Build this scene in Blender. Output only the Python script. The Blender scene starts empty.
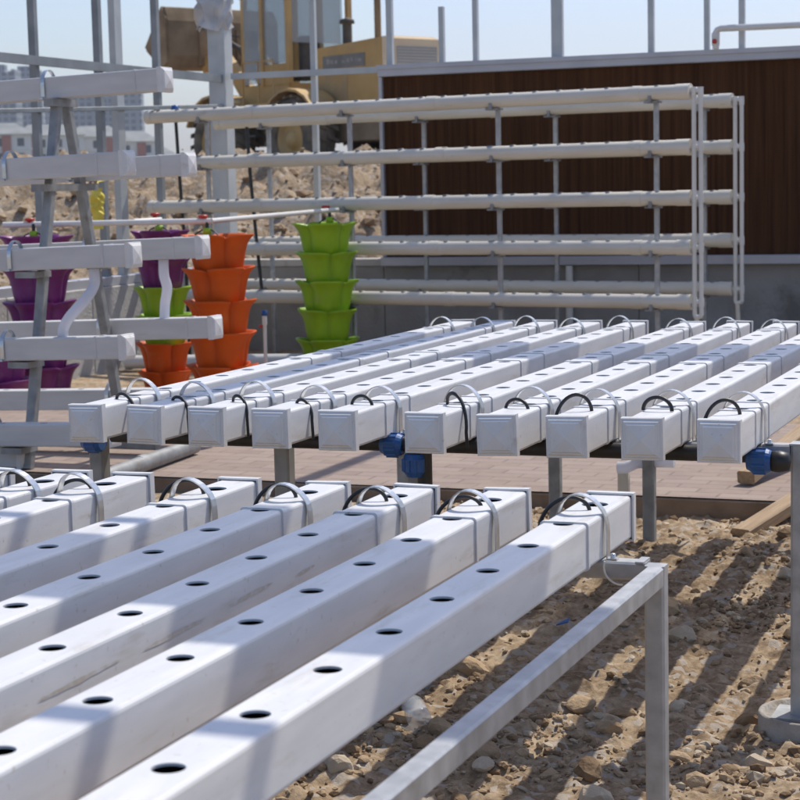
import bpy, math, random
import numpy as np
from mathutils import Vector, Matrix

S = bpy.context.scene
COL = S.collection
random.seed(7)
PI = math.pi

# ------------------------------------------------------------------ camera, world, sun, exposure
cam_d = bpy.data.cameras.new('camera'); cam = bpy.data.objects.new('camera', cam_d); COL.objects.link(cam)
YAW, PITCH, ROLL = .37149, .11296, -.02208
_F = Vector((-math.sin(YAW), math.cos(YAW), 0)); _R = Vector((math.cos(YAW), math.sin(YAW), 0)); _U = Vector((0, 0, 1))
F3 = math.cos(PITCH)*_F - math.sin(PITCH)*_U; U2 = math.sin(PITCH)*_F + math.cos(PITCH)*_U
R3 = math.cos(ROLL)*_R + math.sin(ROLL)*U2; U3 = -math.sin(ROLL)*_R + math.cos(ROLL)*U2
cam.matrix_world = Matrix(((R3.x, U3.x, -F3.x, 0), (R3.y, U3.y, -F3.y, 0), (R3.z, U3.z, -F3.z, 0), (0, 0, 0, 1)))
cam_d.sensor_width = 36; cam_d.lens = 36*1893.8/800
cam_d.clip_start = .05; cam_d.clip_end = 6000
cam_d.dof.use_dof = True; cam_d.dof.focus_distance = 5.2; cam_d.dof.aperture_fstop = 11
S.camera = cam

SUN_TO = Vector((.22, .62, 1.0)).normalized()
world = bpy.data.worlds.new('World'); S.world = world; world.use_nodes = True
wn = world.node_tree.nodes; wl = world.node_tree.links
bg = wn['Background']
sky = wn.new('ShaderNodeTexSky'); sky.sky_type = 'NISHITA'; sky.sun_disc = False
sky.sun_elevation = math.asin(SUN_TO.z); sky.sun_rotation = math.atan2(SUN_TO.x, SUN_TO.y)
sky.air_density = 1.0; sky.dust_density = 1.4; sky.ozone_density = 2.0
tint = wn.new('ShaderNodeMix'); tint.data_type = 'RGBA'; tint.blend_type = 'MULTIPLY'; tint.inputs[0].default_value = 1
tint.inputs[7].default_value = (.965, .96, 1.045, 1); wl.new(sky.outputs[0], tint.inputs[6]); wl.new(tint.outputs[2], bg.inputs['Color']); bg.inputs['Strength'].default_value = .158
sl = bpy.data.lights.new('sun', 'SUN'); sl.energy = 4.2; sl.angle = math.radians(.53); sl.color = (1, .94, .84)
sun = bpy.data.objects.new('sun', sl); COL.objects.link(sun)
sun.rotation_euler = SUN_TO.to_track_quat('Z', 'Y').to_euler(); sun.location = (5, 14, 30)
S.view_settings.view_transform = 'Standard'; S.view_settings.look = 'None'
S.view_settings.gamma = 1; S.view_settings.exposure = 0.0; S.view_settings.use_curve_mapping = False
S.cycles.max_bounces = 8; S.cycles.transparent_max_bounces = 12

# ------------------------------------------------------------------ materials
def new_mat(name):
    m = bpy.data.materials.new(name); m.use_nodes = True
    nt = m.node_tree; return m, nt.nodes, nt.links, nt.nodes['Principled BSDF']

def noise_mat(name, c1, c2, scale=8, rough=.5, metal=0, bump=0, bump_scale=60, detail=5, stretch=(1, 1, 1),
              spot=None, spot_scale=3, spot_lo=.58, spot_hi=.72, spec=.5, rnd=True, rough2=None, speck=0):
    m, n, l, b = new_mat(name)
    tc = n.new('ShaderNodeTexCoord'); mp = n.new('ShaderNodeMapping'); mp.inputs['Scale'].default_value = stretch
    src = tc.outputs['Object']
    if rnd:
        oi = n.new('ShaderNodeObjectInfo'); ad = n.new('ShaderNodeVectorMath'); ad.operation = 'ADD'
        mu = n.new('ShaderNodeMath'); mu.operation = 'MULTIPLY'; mu.inputs[1].default_value = 37.0
        l.new(oi.outputs['Random'], mu.inputs[0]); l.new(src, ad.inputs[0]); l.new(mu.outputs[0], ad.inputs[1]); src = ad.outputs[0]
    l.new(src, mp.inputs['Vector'])
    t = n.new('ShaderNodeTexNoise'); t.inputs['Scale'].default_value = scale; t.inputs['Detail'].default_value = detail
    l.new(mp.outputs[0], t.inputs['Vector'])
    r = n.new('ShaderNodeValToRGB'); r.color_ramp.elements[0].position = .32; r.color_ramp.elements[1].position = .68
    r.color_ramp.elements[0].color = (*c1, 1); r.color_ramp.elements[1].color = (*c2, 1)
    l.new(t.outputs['Fac'], r.inputs['Fac']); out = r.outputs['Color']
    if spot:
        t2 = n.new('ShaderNodeTexNoise'); t2.inputs['Scale'].default_value = spot_scale; t2.inputs['Detail'].default_value = 6
        t2.inputs['Roughness'].default_value = .65
        l.new(mp.outputs[0], t2.inputs['Vector'])
        r2 = n.new('ShaderNodeValToRGB'); r2.color_ramp.elements[0].position = spot_lo; r2.color_ramp.elements[1].position = spot_hi
        r2.color_ramp.elements[0].color = (0, 0, 0, 1); r2.color_ramp.elements[1].color = (1, 1, 1, 1)
        l.new(t2.outputs['Fac'], r2.inputs['Fac'])
        mx = n.new('ShaderNodeMix'); mx.data_type = 'RGBA'
        l.new(r2.outputs['Color'], mx.inputs[0]); l.new(out, mx.inputs[6]); mx.inputs[7].default_value = (*spot, 1); out = mx.outputs[2]
    if speck:
        t4 = n.new('ShaderNodeTexNoise'); t4.inputs['Scale'].default_value = speck; t4.inputs['Detail'].default_value = 3; l.new(src, t4.inputs['Vector'])
        r4 = n.new('ShaderNodeMapRange'); r4.inputs['From Min'].default_value = .66; r4.inputs['From Max'].default_value = .78; r4.inputs['To Max'].default_value = .5
        l.new(t4.outputs['Fac'], r4.inputs['Value']); m4 = n.new('ShaderNodeMix'); m4.data_type = 'RGBA'
        l.new(r4.outputs[0], m4.inputs[0]); l.new(out, m4.inputs[6]); m4.inputs[7].default_value = (.36, .29, .21, 1); out = m4.outputs[2]
    l.new(out, b.inputs['Base Color'])
    b.inputs['Roughness'].default_value = rough; b.inputs['Metallic'].default_value = metal
    b.inputs['Specular IOR Level'].default_value = spec
    if rough2 is not None:
        mr = n.new('ShaderNodeMapRange'); mr.inputs['To Min'].default_value = rough; mr.inputs['To Max'].default_value = rough2
        l.new(t.outputs['Fac'], mr.inputs['Value']); l.new(mr.outputs[0], b.inputs['Roughness'])
    if bump:
        t3 = n.new('ShaderNodeTexNoise'); t3.inputs['Scale'].default_value = bump_scale; t3.inputs['Detail'].default_value = 6
        l.new(mp.outputs[0], t3.inputs['Vector'])
        bp = n.new('ShaderNodeBump'); bp.inputs['Strength'].default_value = bump; bp.inputs['Distance'].default_value = .02
        l.new(t3.outputs['Fac'], bp.inputs['Height']); l.new(bp.outputs[0], b.inputs['Normal'])
    return m

M = {}
M['pvc'] = noise_mat('white_pvc', (.63, .63, .63), (.72, .715, .705), scale=9, rough=.42, spot=(.44, .39, .31), spot_scale=7, spot_lo=.57, spot_hi=.86, stretch=(3, .55, 3), spec=.4, speck=75)
M['pvc_cap'] = noise_mat('white_pvc_cap', (.64, .635, .625), (.71, .705, .695), scale=14, rough=.36, spot=(.44, .39, .32), spot_scale=12, spot_lo=.60, spot_hi=.82, speck=90)
M['pvc_old'] = noise_mat('grey_white_pvc', (.54, .535, .53), (.62, .615, .605), scale=6, rough=.45, spot=(.46, .42, .36), spot_scale=6, spot_lo=.64, spot_hi=.8, stretch=(3, .6, 3))
M['hole_shade'] = noise_mat('painted_hole_shade', (.012, .012, .012), (.02, .02, .02), rough=.7, rnd=False)  # near-black colour paints shade inside the planting holes
M['steel'] = noise_mat('galvanised_steel', (.33, .34, .35), (.46, .47, .48), scale=22, rough=.42, rough2=.6, metal=.55, spot=(.30, .28, .25), spot_scale=12, spot_lo=.6, spot_hi=.8)
M['steel_dull'] = noise_mat('dull_steel', (.22, .225, .225), (.33, .335, .33), scale=14, rough=.55, metal=.35, spot=(.2, .17, .14), spot_scale=9)
M['strap'] = noise_mat('bright_strap_steel', (.55, .56, .56), (.68, .69, .69), scale=30, rough=.3, metal=.8)
M['frame_paint'] = noise_mat('grey_frame_metal', (.41, .43, .435), (.50, .52, .525), scale=5, rough=.45, metal=.3)
M['frame_shade'] = noise_mat('shaded_grey_frame_metal', (.20, .22, .23), (.28, .30, .31), scale=5, rough=.5, metal=.2)  # frame metal darkened in colour, painting shade onto side-wall rails and mullions
M['coping'] = noise_mat('light_grey_aluminium', (.42, .42, .45), (.50, .50, .53), scale=3, rough=.45, metal=.2)
M['pipe_cream'] = noise_mat('weathered_cream_pvc', (.62, .58, .485), (.71, .67, .575), scale=5, rough=.4, spot=(.46, .41, .33), spot_scale=9, spot_lo=.6, spot_hi=.8, stretch=(.5, 2, 2))
M['pipe_white'] = noise_mat('white_water_pipe', (.66, .645, .60), (.74, .725, .68), scale=6, rough=.35)
M['concrete'] = noise_mat('grey_concrete', (.27, .255, .24), (.35, .335, .315), scale=3, rough=.9, bump=.3, bump_scale=30, spot=(.18, .165, .15), spot_scale=2.2)
M['concrete_lt'] = noise_mat('pale_concrete', (.40, .385, .36), (.50, .485, .46), scale=3, rough=.9, bump=.35, bump_scale=40, spot=(.34, .31, .27), spot_scale=4)
M['concrete_dirty'] = noise_mat('dirty_concrete', (.30, .27, .235), (.43, .40, .36), scale=7, rough=.95, bump=.5, bump_scale=35, spot=(.27, .20, .13), spot_scale=5, spot_lo=.5, spot_hi=.7)
M['rubber'] = noise_mat('black_rubber', (.012, .012, .013), (.025, .025, .025), scale=30, rough=.45)
M['blue'] = noise_mat('blue_plastic', (.012, .07, .24), (.02, .11, .34), scale=12, rough=.35)
M['red'] = noise_mat('red_plastic', (.45, .03, .02), (.55, .05, .03), rough=.4)
M['orange'] = noise_mat('orange_plastic', (.56, .078, .002), (.65, .10, .003), scale=5, rough=.5, spec=.3, spot=(.50, .20, .07), spot_scale=7, spot_lo=.55, spot_hi=.9)
M['green'] = noise_mat('lime_green_plastic', (.25, .44, .006), (.32, .54, .01), scale=5, rough=.42, spot=(.32, .42, .10), spot_scale=7, spot_lo=.55, spot_hi=.9)
M['purple'] = noise_mat('purple_plastic', (.135, .012, .125), (.19, .02, .165), scale=5, rough=.42, spot=(.22, .09, .19), spot_scale=7, spot_lo=.55, spot_hi=.9)
M['soil'] = noise_mat('dark_growing_medium', (.03, .022, .015), (.09, .07, .05), scale=60, rough=1, bump=.6, bump_scale=90)
M['wood'] = noise_mat('weathered_plank_wood', (.30, .20, .11), (.42, .30, .18), scale=9, rough=.75, stretch=(8, .6, 8), bump=.2, bump_scale=40)
M['yellow'] = noise_mat('yellow_sheet', (.70, .55, .05), (.8, .66, .10), scale=9, rough=.5)
M['machine'] = noise_mat('dusty_ochre_paint', (.48, .295, .095), (.57, .375, .14), scale=1.6, rough=.65, spot=(.34, .25, .15), spot_scale=1.2, spot_lo=.48, spot_hi=.75)
M['machine_dirt'] = noise_mat('muddy_machine_steel', (.20, .14, .08), (.34, .25, .15), scale=2.5, rough=.9)
M['dark_metal'] = noise_mat('dark_machine_metal', (.05, .045, .04), (.10, .09, .075), scale=4, rough=.7)
M['tyre'] = noise_mat('dusty_tyre', (.10, .085, .065), (.24, .19, .13), scale=4, rough=.95, bump=.5, bump_scale=12)
M['plate'] = noise_mat('grey_name_plate', (.16, .16, .15), (.22, .22, .2), scale=3, rough=.6)
M['pale_print'] = noise_mat('pale_lettering', (.24, .23, .21), (.36, .34, .31), rough=.6)
M['scuff'] = noise_mat('brown_scuff', (.50, .45, .37), (.66, .645, .62), scale=45, rough=.7)
M['sheet'] = noise_mat('crumpled_plastic', (.42, .42, .42), (.6, .59, .57), scale=7, rough=.35)


def glass_mat(name, tint, alpha_t, rough=.1):
    m, n, l, b = new_mat(name)
    out = n['Material Output']; tr = n.new('ShaderNodeBsdfTransparent'); tr.inputs[0].default_value = (*tint, 1)
    mx = n.new('ShaderNodeMixShader'); mx.inputs[0].default_value = alpha_t
    b.inputs['Base Color'].default_value = (.75, .78, .8, 1); b.inputs['Roughness'].default_value = rough
    l.new(b.outputs[0], mx.inputs[1]); l.new(tr.outputs[0], mx.inputs[2]); l.new(mx.outputs[0], out.inputs[0]); return m
M['glass'] = glass_mat('cab_glass', (.75, .8, .82), .72)
M['clear'] = glass_mat('clear_plastic', (.93, .94, .95), .62)
def film_mat():
    m, n, l, b = new_mat('clear_greenhouse_film'); out = n['Material Output']
    tr = n.new('ShaderNodeBsdfTransparent'); tr.inputs[0].default_value = (.96, .97, 1, 1)
    tl = n.new('ShaderNodeBsdfTranslucent'); tl.inputs[0].default_value = (.9, .92, .95, 1)
    mx = n.new('ShaderNodeMixShader'); mx.inputs[0].default_value = .06
    l.new(tr.outputs[0], mx.inputs[1]); l.new(tl.outputs[0], mx.inputs[2]); l.new(mx.outputs[0], out.inputs[0])
    n.remove(b); return m
M['film'] = film_mat()
def half_shade_mat():
    m, n, l, b = new_mat('half_shade_sheet'); out = n['Material Output']
    tr = n.new('ShaderNodeBsdfTransparent'); mx = n.new('ShaderNodeMixShader'); mx.inputs[0].default_value = .34
    b.inputs['Base Color'].default_value = (.5, .5, .5, 1)
    l.new(b.outputs[0], mx.inputs[1]); l.new(tr.outputs[0], mx.inputs[2]); l.new(mx.outputs[0], out.inputs[0]); return m
M['half_shade'] = half_shade_mat()  # lets part of the sun through, softening the added shade
def tube_mat():
    m, n, l, b = new_mat('translucent_drain_hose'); out = n['Material Output']
    b.inputs['Base Color'].default_value = (.78, .79, .85, 1); b.inputs['Roughness'].default_value = .35
    tl = n.new('ShaderNodeBsdfTranslucent'); tl.inputs[0].default_value = (.8, .82, .9, 1)
    mx = n.new('ShaderNodeMixShader'); mx.inputs[0].default_value = .45
    l.new(b.outputs[0], mx.inputs[1]); l.new(tl.outputs[0], mx.inputs[2]); l.new(mx.outputs[0], out.inputs[0])
    return m
M['hose'] = tube_mat()

def dirt_mat(name, cols, sc=1.0, bump=.5, gravel=None):
    m, n, l, b = new_mat(name)
    ge = n.new('ShaderNodeNewGeometry')
    t1 = n.new('ShaderNodeTexNoise'); t1.inputs['Scale'].default_value = 1.6*sc; t1.inputs['Detail'].default_value = 8; t1.inputs['Roughness'].default_value = .65
    t2 = n.new('ShaderNodeTexNoise'); t2.inputs['Scale'].default_value = 26*sc; t2.inputs['Detail'].default_value = 6; t2.inputs['Roughness'].default_value = .7
    t3 = n.new('ShaderNodeTexVoronoi'); t3.inputs['Scale'].default_value = 34*sc
    for t in (t1, t2, t3): l.new(ge.outputs['Position'], t.inputs['Vector'])
    mm = n.new('ShaderNodeMath'); mm.operation = 'MULTIPLY_ADD'; mm.inputs[1].default_value = .55
    sc2 = n.new('ShaderNodeMath'); sc2.operation = 'MULTIPLY'; sc2.inputs[1].default_value = .45
    l.new(t1.outputs['Fac'], sc2.inputs[0]); l.new(t2.outputs['Fac'], mm.inputs[0]); l.new(sc2.outputs[0], mm.inputs[2])
    r = n.new('ShaderNodeValToRGB'); el = r.color_ramp.elements
    el[0].position = .34; el[0].color = (*cols[0], 1); el[1].position = .66; el[1].color = (*cols[-1], 1)
    for i, c in enumerate(cols[1:-1]):
        e = el.new(.34+.32*(i+1)/(len(cols)-1)); e.color = (*c, 1)
    l.new(mm.outputs[0], r.inputs['Fac'])
    # single pebbles of another tone
    sepc = n.new('ShaderNodeSeparateColor'); l.new(t3.outputs['Color'], sepc.inputs[0])
    mx = n.new('ShaderNodeMix'); mx.data_type = 'RGBA'
    gt = n.new('ShaderNodeMath'); gt.operation = 'GREATER_THAN'; gt.inputs[1].default_value = .86; l.new(sepc.outputs[0], gt.inputs[0])
    sc3 = n.new('ShaderNodeMath'); sc3.operation = 'MULTIPLY'; sc3.inputs[1].default_value = .6; l.new(gt.outputs[0], sc3.inputs[0])
    l.new(sc3.outputs[0], mx.inputs[0]); l.new(r.outputs['Color'], mx.inputs[6]); mx.inputs[7].default_value = (*(gravel or (.42, .38, .33)), 1)
    l.new(mx.outputs[2], b.inputs['Base Color']); b.inputs['Roughness'].default_value = .95; b.inputs['Specular IOR Level'].default_value = .2
    bp = n.new('ShaderNodeBump'); bp.inputs['Strength'].default_value = bump; bp.inputs['Distance'].default_value = .02/sc
    l.new(t2.outputs['Fac'], bp.inputs['Height']); l.new(bp.outputs[0], b.inputs['Normal'])
    return m
DC = [(.11, .072, .042), (.235, .165, .100), (.39, .295, .195), (.54, .44, .32)]
M['dirt'] = dirt_mat('dry_brown_earth', DC, 1.0)
M['rubble'] = dirt_mat('pale_rubble_earth', [(.15, .105, .065), (.265, .195, .125), (.375, .29, .20), (.49, .41, .31)], .6, bump=.9)
M['far_land'] = dirt_mat('far_hill_earth', [(.10, .11, .05), (.16, .15, .08), (.24, .20, .12), (.28, .24, .16)], .02)
M['stone_a'] = noise_mat('tan_stone', (.29, .195, .11), (.45, .33, .205), scale=9, rough=.95, bump=.6, bump_scale=40)
M['stone_b'] = noise_mat('pale_grey_stone', (.36, .29, .205), (.50, .42, .315), scale=9, rough=.95, bump=.5, bump_scale=40)
M['stone_c'] = noise_mat('dark_brown_clod', (.15, .093, .048), (.27, .18, .098), scale=9, rough=.95, bump=.6, bump_scale=40)

def paver_mat():
    m, n, l, b = new_mat('pink_brick_pavers')
    ge = n.new('ShaderNodeNewGeometry'); br = n.new('ShaderNodeTexBrick')
    br.inputs['Scale'].default_value = 1; br.inputs['Brick Width'].default_value = .23; br.inputs['Row Height'].default_value = .115
    br.inputs['Mortar Size'].default_value = .007; br.inputs['Color1'].default_value = (.25, .185, .155, 1); br.inputs['Color2'].default_value = (.31, .24, .205, 1)
    br.inputs['Mortar'].default_value = (.20, .148, .122, 1)
    l.new(ge.outputs['Position'], br.inputs['Vector'])
    t = n.new('ShaderNodeTexNoise'); t.inputs['Scale'].default_value = 6.5; t.inputs['Detail'].default_value = 10; t.inputs['Roughness'].default_value = .7
    l.new(ge.outputs['Position'], t.inputs['Vector'])
    mx = n.new('ShaderNodeMix'); mx.data_type = 'RGBA'
    mr = n.new('ShaderNodeMapRange'); mr.inputs['From Min'].default_value = .42; mr.inputs['From Max'].default_value = .70; mr.inputs['To Max'].default_value = .75
    l.new(t.outputs['Fac'], mr.inputs['Value']); l.new(mr.outputs[0], mx.inputs[0]); l.new(br.outputs['Color'], mx.inputs[6]); mx.inputs[7].default_value = (.33, .265, .20, 1)
    l.new(mx.outputs[2], b.inputs['Base Color']); b.inputs['Roughness'].default_value = .9
    bp = n.new('ShaderNodeBump'); bp.inputs['Strength'].default_value = .4; bp.inputs['Distance'].default_value = .01
    l.new(br.outputs['Fac'], bp.inputs['Height']); bp.invert = True; l.new(bp.outputs[0], b.inputs['Normal'])
    return m
M['paver'] = paver_mat()
M['kerb'] = noise_mat('brown_pad_edge', (.17, .12, .085), (.27, .205, .15), scale=5, rough=.95, bump=.4, bump_scale=30)

def coolpad_mat():
    m, n, l, b = new_mat('brown_cellulose_pad')
    ge = n.new('ShaderNodeNewGeometry'); mp = n.new('ShaderNodeMapping'); mp.inputs['Scale'].default_value = (2.2, 1, .05)
    l.new(ge.outputs['Position'], mp.inputs['Vector'])
    t = n.new('ShaderNodeTexNoise'); t.inputs['Scale'].default_value = 9; t.inputs['Detail'].default_value = 7; t.inputs['Roughness'].default_value = .7
    l.new(mp.outputs[0], t.inputs['Vector'])
    r = n.new('ShaderNodeValToRGB'); r.color_ramp.elements[0].position = .3; r.color_ramp.elements[1].position = .72
    r.color_ramp.elements[0].color = (.065, .027, .012, 1); r.color_ramp.elements[1].color = (.22, .095, .040, 1)
    l.new(t.outputs['Fac'], r.inputs['Fac']); l.new(r.outputs['Color'], b.inputs['Base Color']); b.inputs['Roughness'].default_value = .9
    b.inputs['Specular IOR Level'].default_value = .1
    w = n.new('ShaderNodeTexWave'); w.bands_direction = 'Z'; w.inputs['Scale'].default_value = 30; w.inputs['Distortion'].default_value = .5
    l.new(ge.outputs['Position'], w.inputs['Vector'])
    bp = n.new('ShaderNodeBump'); bp.inputs['Strength'].default_value = .8; bp.inputs['Distance'].default_value = .02
    l.new(w.outputs['Fac'], bp.inputs['Height']); l.new(bp.outputs[0], b.inputs['Normal'])
    return m
M['coolpad'] = coolpad_mat()

def tower_mat():
    m, n, l, b = new_mat('tower_facade')
    tc = n.new('ShaderNodeTexCoord'); br = n.new('ShaderNodeTexBrick'); br.offset = 0
    br.inputs['Scale'].default_value = 1; br.inputs['Brick Width'].default_value = 3.2; br.inputs['Row Height'].default_value = 3.0
    br.inputs['Mortar Size'].default_value = .6; br.inputs['Color1'].default_value = (.05, .07, .09, 1); br.inputs['Color2'].default_value = (.08, .10, .12, 1)
    br.inputs['Mortar'].default_value = (.24, .26, .29, 1)
    sp = n.new('ShaderNodeSeparateXYZ'); ad = n.new('ShaderNodeMath'); ad.operation = 'ADD'; cb = n.new('ShaderNodeCombineXYZ')
    l.new(tc.outputs['Object'], sp.inputs[0]); l.new(sp.outputs[0], ad.inputs[0]); l.new(sp.outputs[1], ad.inputs[1])
    l.new(ad.outputs[0], cb.inputs[0]); l.new(sp.outputs[2], cb.inputs[1]); l.new(cb.outputs[0], br.inputs['Vector'])
    l.new(br.outputs['Color'], b.inputs['Base Color']); b.inputs['Roughness'].default_value = .6
    return m
M['tower'] = tower_mat()
M['villa_wall'] = noise_mat('white_render_wall', (.66, .65, .62), (.74, .73, .70), scale=.3, rough=.8)
M['villa_roof'] = noise_mat('grey_tile_roof', (.22, .23, .22), (.30, .31, .30), scale=.4, rough=.8)
M['villa_red'] = noise_mat('red_brick_panel', (.36, .13, .09), (.42, .17, .12), scale=.5, rough=.8)
M['villa_win'] = noise_mat('dark_window_glass', (.05, .06, .07), (.09, .10, .12), scale=.5, rough=.2)

# ------------------------------------------------------------------ mesh helpers
class MB:
    def __init__(s): s.v = []; s.f = []; s.m = []; s.s = []
    def add(s, vs, fs, mi=0, smooth=False):
        o = len(s.v); s.v += [tuple(p) for p in vs]
        for f in fs: s.f.append(tuple(i+o for i in f)); s.m.append(mi); s.s.append(smooth)
        return s
    def box(s, x0, x1, y0, y1, z0, z1, bev=0.0, mi=0):
        if bev <= 0:
            v = [(x, y, z) for z in (z0, z1) for y in (y0, y1) for x in (x0, x1)]
            return s.add(v, [(0, 2, 3, 1), (4, 5, 7, 6), (0, 1, 5, 4), (2, 6, 7, 3), (0, 4, 6, 2), (1, 3, 7, 5)], mi)
        b = bev; v = []; f = []
        c = ((x0+x1)/2, (y0+y1)/2, (z0+z1)/2); h = ((x1-x0)/2, (y1-y0)/2, (z1-z0)/2)
        idx = {}
        for sx in (-1, 1):
            for sy in (-1, 1):
                for sz in (-1, 1):
                    for ax in range(3):
                        p = [c[0]+sx*(h[0]-b), c[1]+sy*(h[1]-b), c[2]+sz*(h[2]-b)]
                        p[ax] += (sx, sy, sz)[ax]*b
                        idx[sx, sy, sz, ax] = len(v); v.append(p)
        def quad(q):
            a, bb, cc = (Vector(v[q[0]]), Vector(v[q[1]]), Vector(v[q[2]]))
            nrm = (bb-a).cross(cc-a); ctr = sum((Vector(v[i]) for i in q), Vector())/len(q)-Vector(c)
            f.append(tuple(q) if nrm.dot(ctr) > 0 else tuple(reversed(q)))
        for ax in range(3):
            o1, o2 = [a for a in range(3) if a != ax]
            for sg in (-1, 1):
                q = []
                for a, bb in ((-1, -1), (1, -1), (1, 1), (-1, 1)):
                    k = [0, 0, 0]; k[ax] = sg; k[o1] = a; k[o2] = bb; q.append(idx[k[0], k[1], k[2], ax])
                quad(q)
            for a in (-1, 1):
                for bb in (-1, 1):
                    q = []
                    for e, axx in ((-1, o1), (-1, o2), (1, o2), (1, o1)):
                        k = [0, 0, 0]; k[ax] = e; k[o1] = a; k[o2] = bb; q.append(idx[k[0], k[1], k[2], axx])
                    quad(q)
        for sx in (-1, 1):
            for sy in (-1, 1):
                for sz in (-1, 1): quad([idx[sx, sy, sz, a] for a in range(3)])
        return s.add(v, f, mi)
    def bar(s, p, q, w, h=None, up=(0, 0, 1), mi=0):
        """square bar from p to q"""
        h = h or w; p = Vector(p); q = Vector(q); d = (q-p).normalized(); up = Vector(up)
        if abs(d.dot(up)) > .98: up = Vector((1, 0, 0))
        sd = d.cross(up).normalized(); u = sd.cross(d).normalized(); e = min(w, h)*.12
        prof = [(-w/2+e, -h/2), (w/2-e, -h/2), (w/2, -h/2+e), (w/2, h/2-e), (w/2-e, h/2), (-w/2+e, h/2), (-w/2, h/2-e), (-w/2, -h/2+e)]
        v = [p+sd*a+u*b for a, b in prof]+[q+sd*a+u*b for a, b in prof]; n = 8
        f = [(i, (i+1) % n, n+(i+1) % n, n+i) for i in range(n)]+[tuple(reversed(range(n))), tuple(range(n, 2*n))]
        f = [tuple(reversed(x)) for x in f]
        return s.add(v, f, mi)
    def tube(s, pts, r, n=12, mi=0, caps=True, rr=None, smooth=True):
        pts = [Vector(p) for p in pts]; v = []; f = []
        prev = None
        for i, p in enumerate(pts):
            d = (pts[min(i+1, len(pts)-1)]-pts[max(i-1, 0)]).normalized()
            if prev is None:
                a = Vector((0, 0, 1)) if abs(d.z) < .9 else Vector((1, 0, 0)); u = d.cross(a).normalized()
            else: u = (prev-d*prev.dot(d)).normalized()
            prev = u; w = d.cross(u); ri = rr[i] if rr else r
            for k in range(n):
                t = 2*PI*k/n; v.append(p+u*math.cos(t)*ri+w*math.sin(t)*ri)
        for i in range(len(pts)-1):
            for k in range(n): f.append((i*n+k, i*n+(k+1) % n, (i+1)*n+(k+1) % n, (i+1)*n+k))
        s.add(v, f, mi, smooth)
        if caps:
            s.add(v[:n], [tuple(reversed(range(n)))], mi); s.add(v[-n:], [tuple(range(n))], mi)
        return s
    def lathe(s, prof, n=24, c=(0, 0, 0), mi=0, axis='z', smooth=True):
        v = []; f = []
        for r, z in prof:
            for k in range(n):
                t = 2*PI*k/n; a, b = r*math.cos(t), r*math.sin(t)
                p = {'z': (a, b, z), 'y': (a, z, -b), 'x': (z, a, b)}[axis]; v.append((p[0]+c[0], p[1]+c[1], p[2]+c[2]))
        for i in range(len(prof)-1):
            for k in range(n): f.append((i*n+k, i*n+(k+1) % n, (i+1)*n+(k+1) % n, (i+1)*n+k))
        return s.add(v, f, mi, smooth)
    def prism(s, poly, y0, y1, mi=0, plane='xz'):
        n = len(poly)
        if plane == 'xz': v = [(a, y0, b) for a, b in poly]+[(a, y1, b) for a, b in poly]
        elif plane == 'yz': v = [(y0, a, b) for a, b in poly]+[(y1, a, b) for a, b in poly]
        else: v = [(a, b, y0) for a, b in poly]+[(a, b, y1) for a, b in poly]
        f = [(i, (i+1) % n, n+(i+1) % n, n+i) for i in range(n)]+[tuple(reversed(range(n))), tuple(range(n, 2*n))]
        return s.add(v, f, mi)
    def build(s, name, mat, parent=None, loc=None, fix=True):
        me = bpy.data.meshes.new(name); me.from_pydata(s.v, [], s.f)
        for mm in (mat if isinstance(mat, (list, tuple)) else [mat]): me.materials.append(M[mm])
        me.polygons.foreach_set('material_index', s.m); me.polygons.foreach_set('use_smooth', s.s)
        if fix:
            import bmesh
            bm = bmesh.new(); bm.from_mesh(me); bmesh.ops.recalc_face_normals(bm, faces=bm.faces); bm.to_mesh(me); bm.free()
        me.update()
        o = bpy.data.objects.new(name, me); COL.objects.link(o)
        if parent: o.parent = parent
        if loc: o.location = loc
        return o

def tag(o, label=None, cat=None, group=None, kind=None):
    if label: o['label'] = label
    if cat: o['category'] = cat
    if group: o['group'] = group
    if kind: o['kind'] = kind
    return o
def thing(name, label, cat, loc=(0, 0, 0), rot=(0, 0, 0), group=None):
    o = bpy.data.objects.new(name, None); COL.objects.link(o); o.location = loc; o.rotation_euler = rot
    o.empty_display_size = .1
    return tag(o, label, cat, group)
def copy_tree(o, parent=None):
    kids = list(o.children); c = o.copy(); COL.objects.link(c); c.parent = parent
    for k in kids: copy_tree(k, c)
    return c
def dup(o, loc, label, rot=None, group=None):
    c = copy_tree(o); c.location = loc; c['label'] = label
    if rot: c.rotation_euler = rot
    for k in c.children:
        if k.name.startswith('end_cap'): k.rotation_euler = (random.uniform(-.0006, .0006), random.uniform(-.03, .03), 0); k.location.y += random.uniform(-.004, .004)
        if k.name.startswith('strap_hoop'): k.location.y += random.uniform(-.014, .014); k.scale.z = random.uniform(.97, 1.05)
        if k.name.startswith('feed_tube'): k.scale.z = random.uniform(.93, 1.07); k.scale.x = random.uniform(.85, 1.1)
    if group: c['group'] = group
    return c

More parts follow.
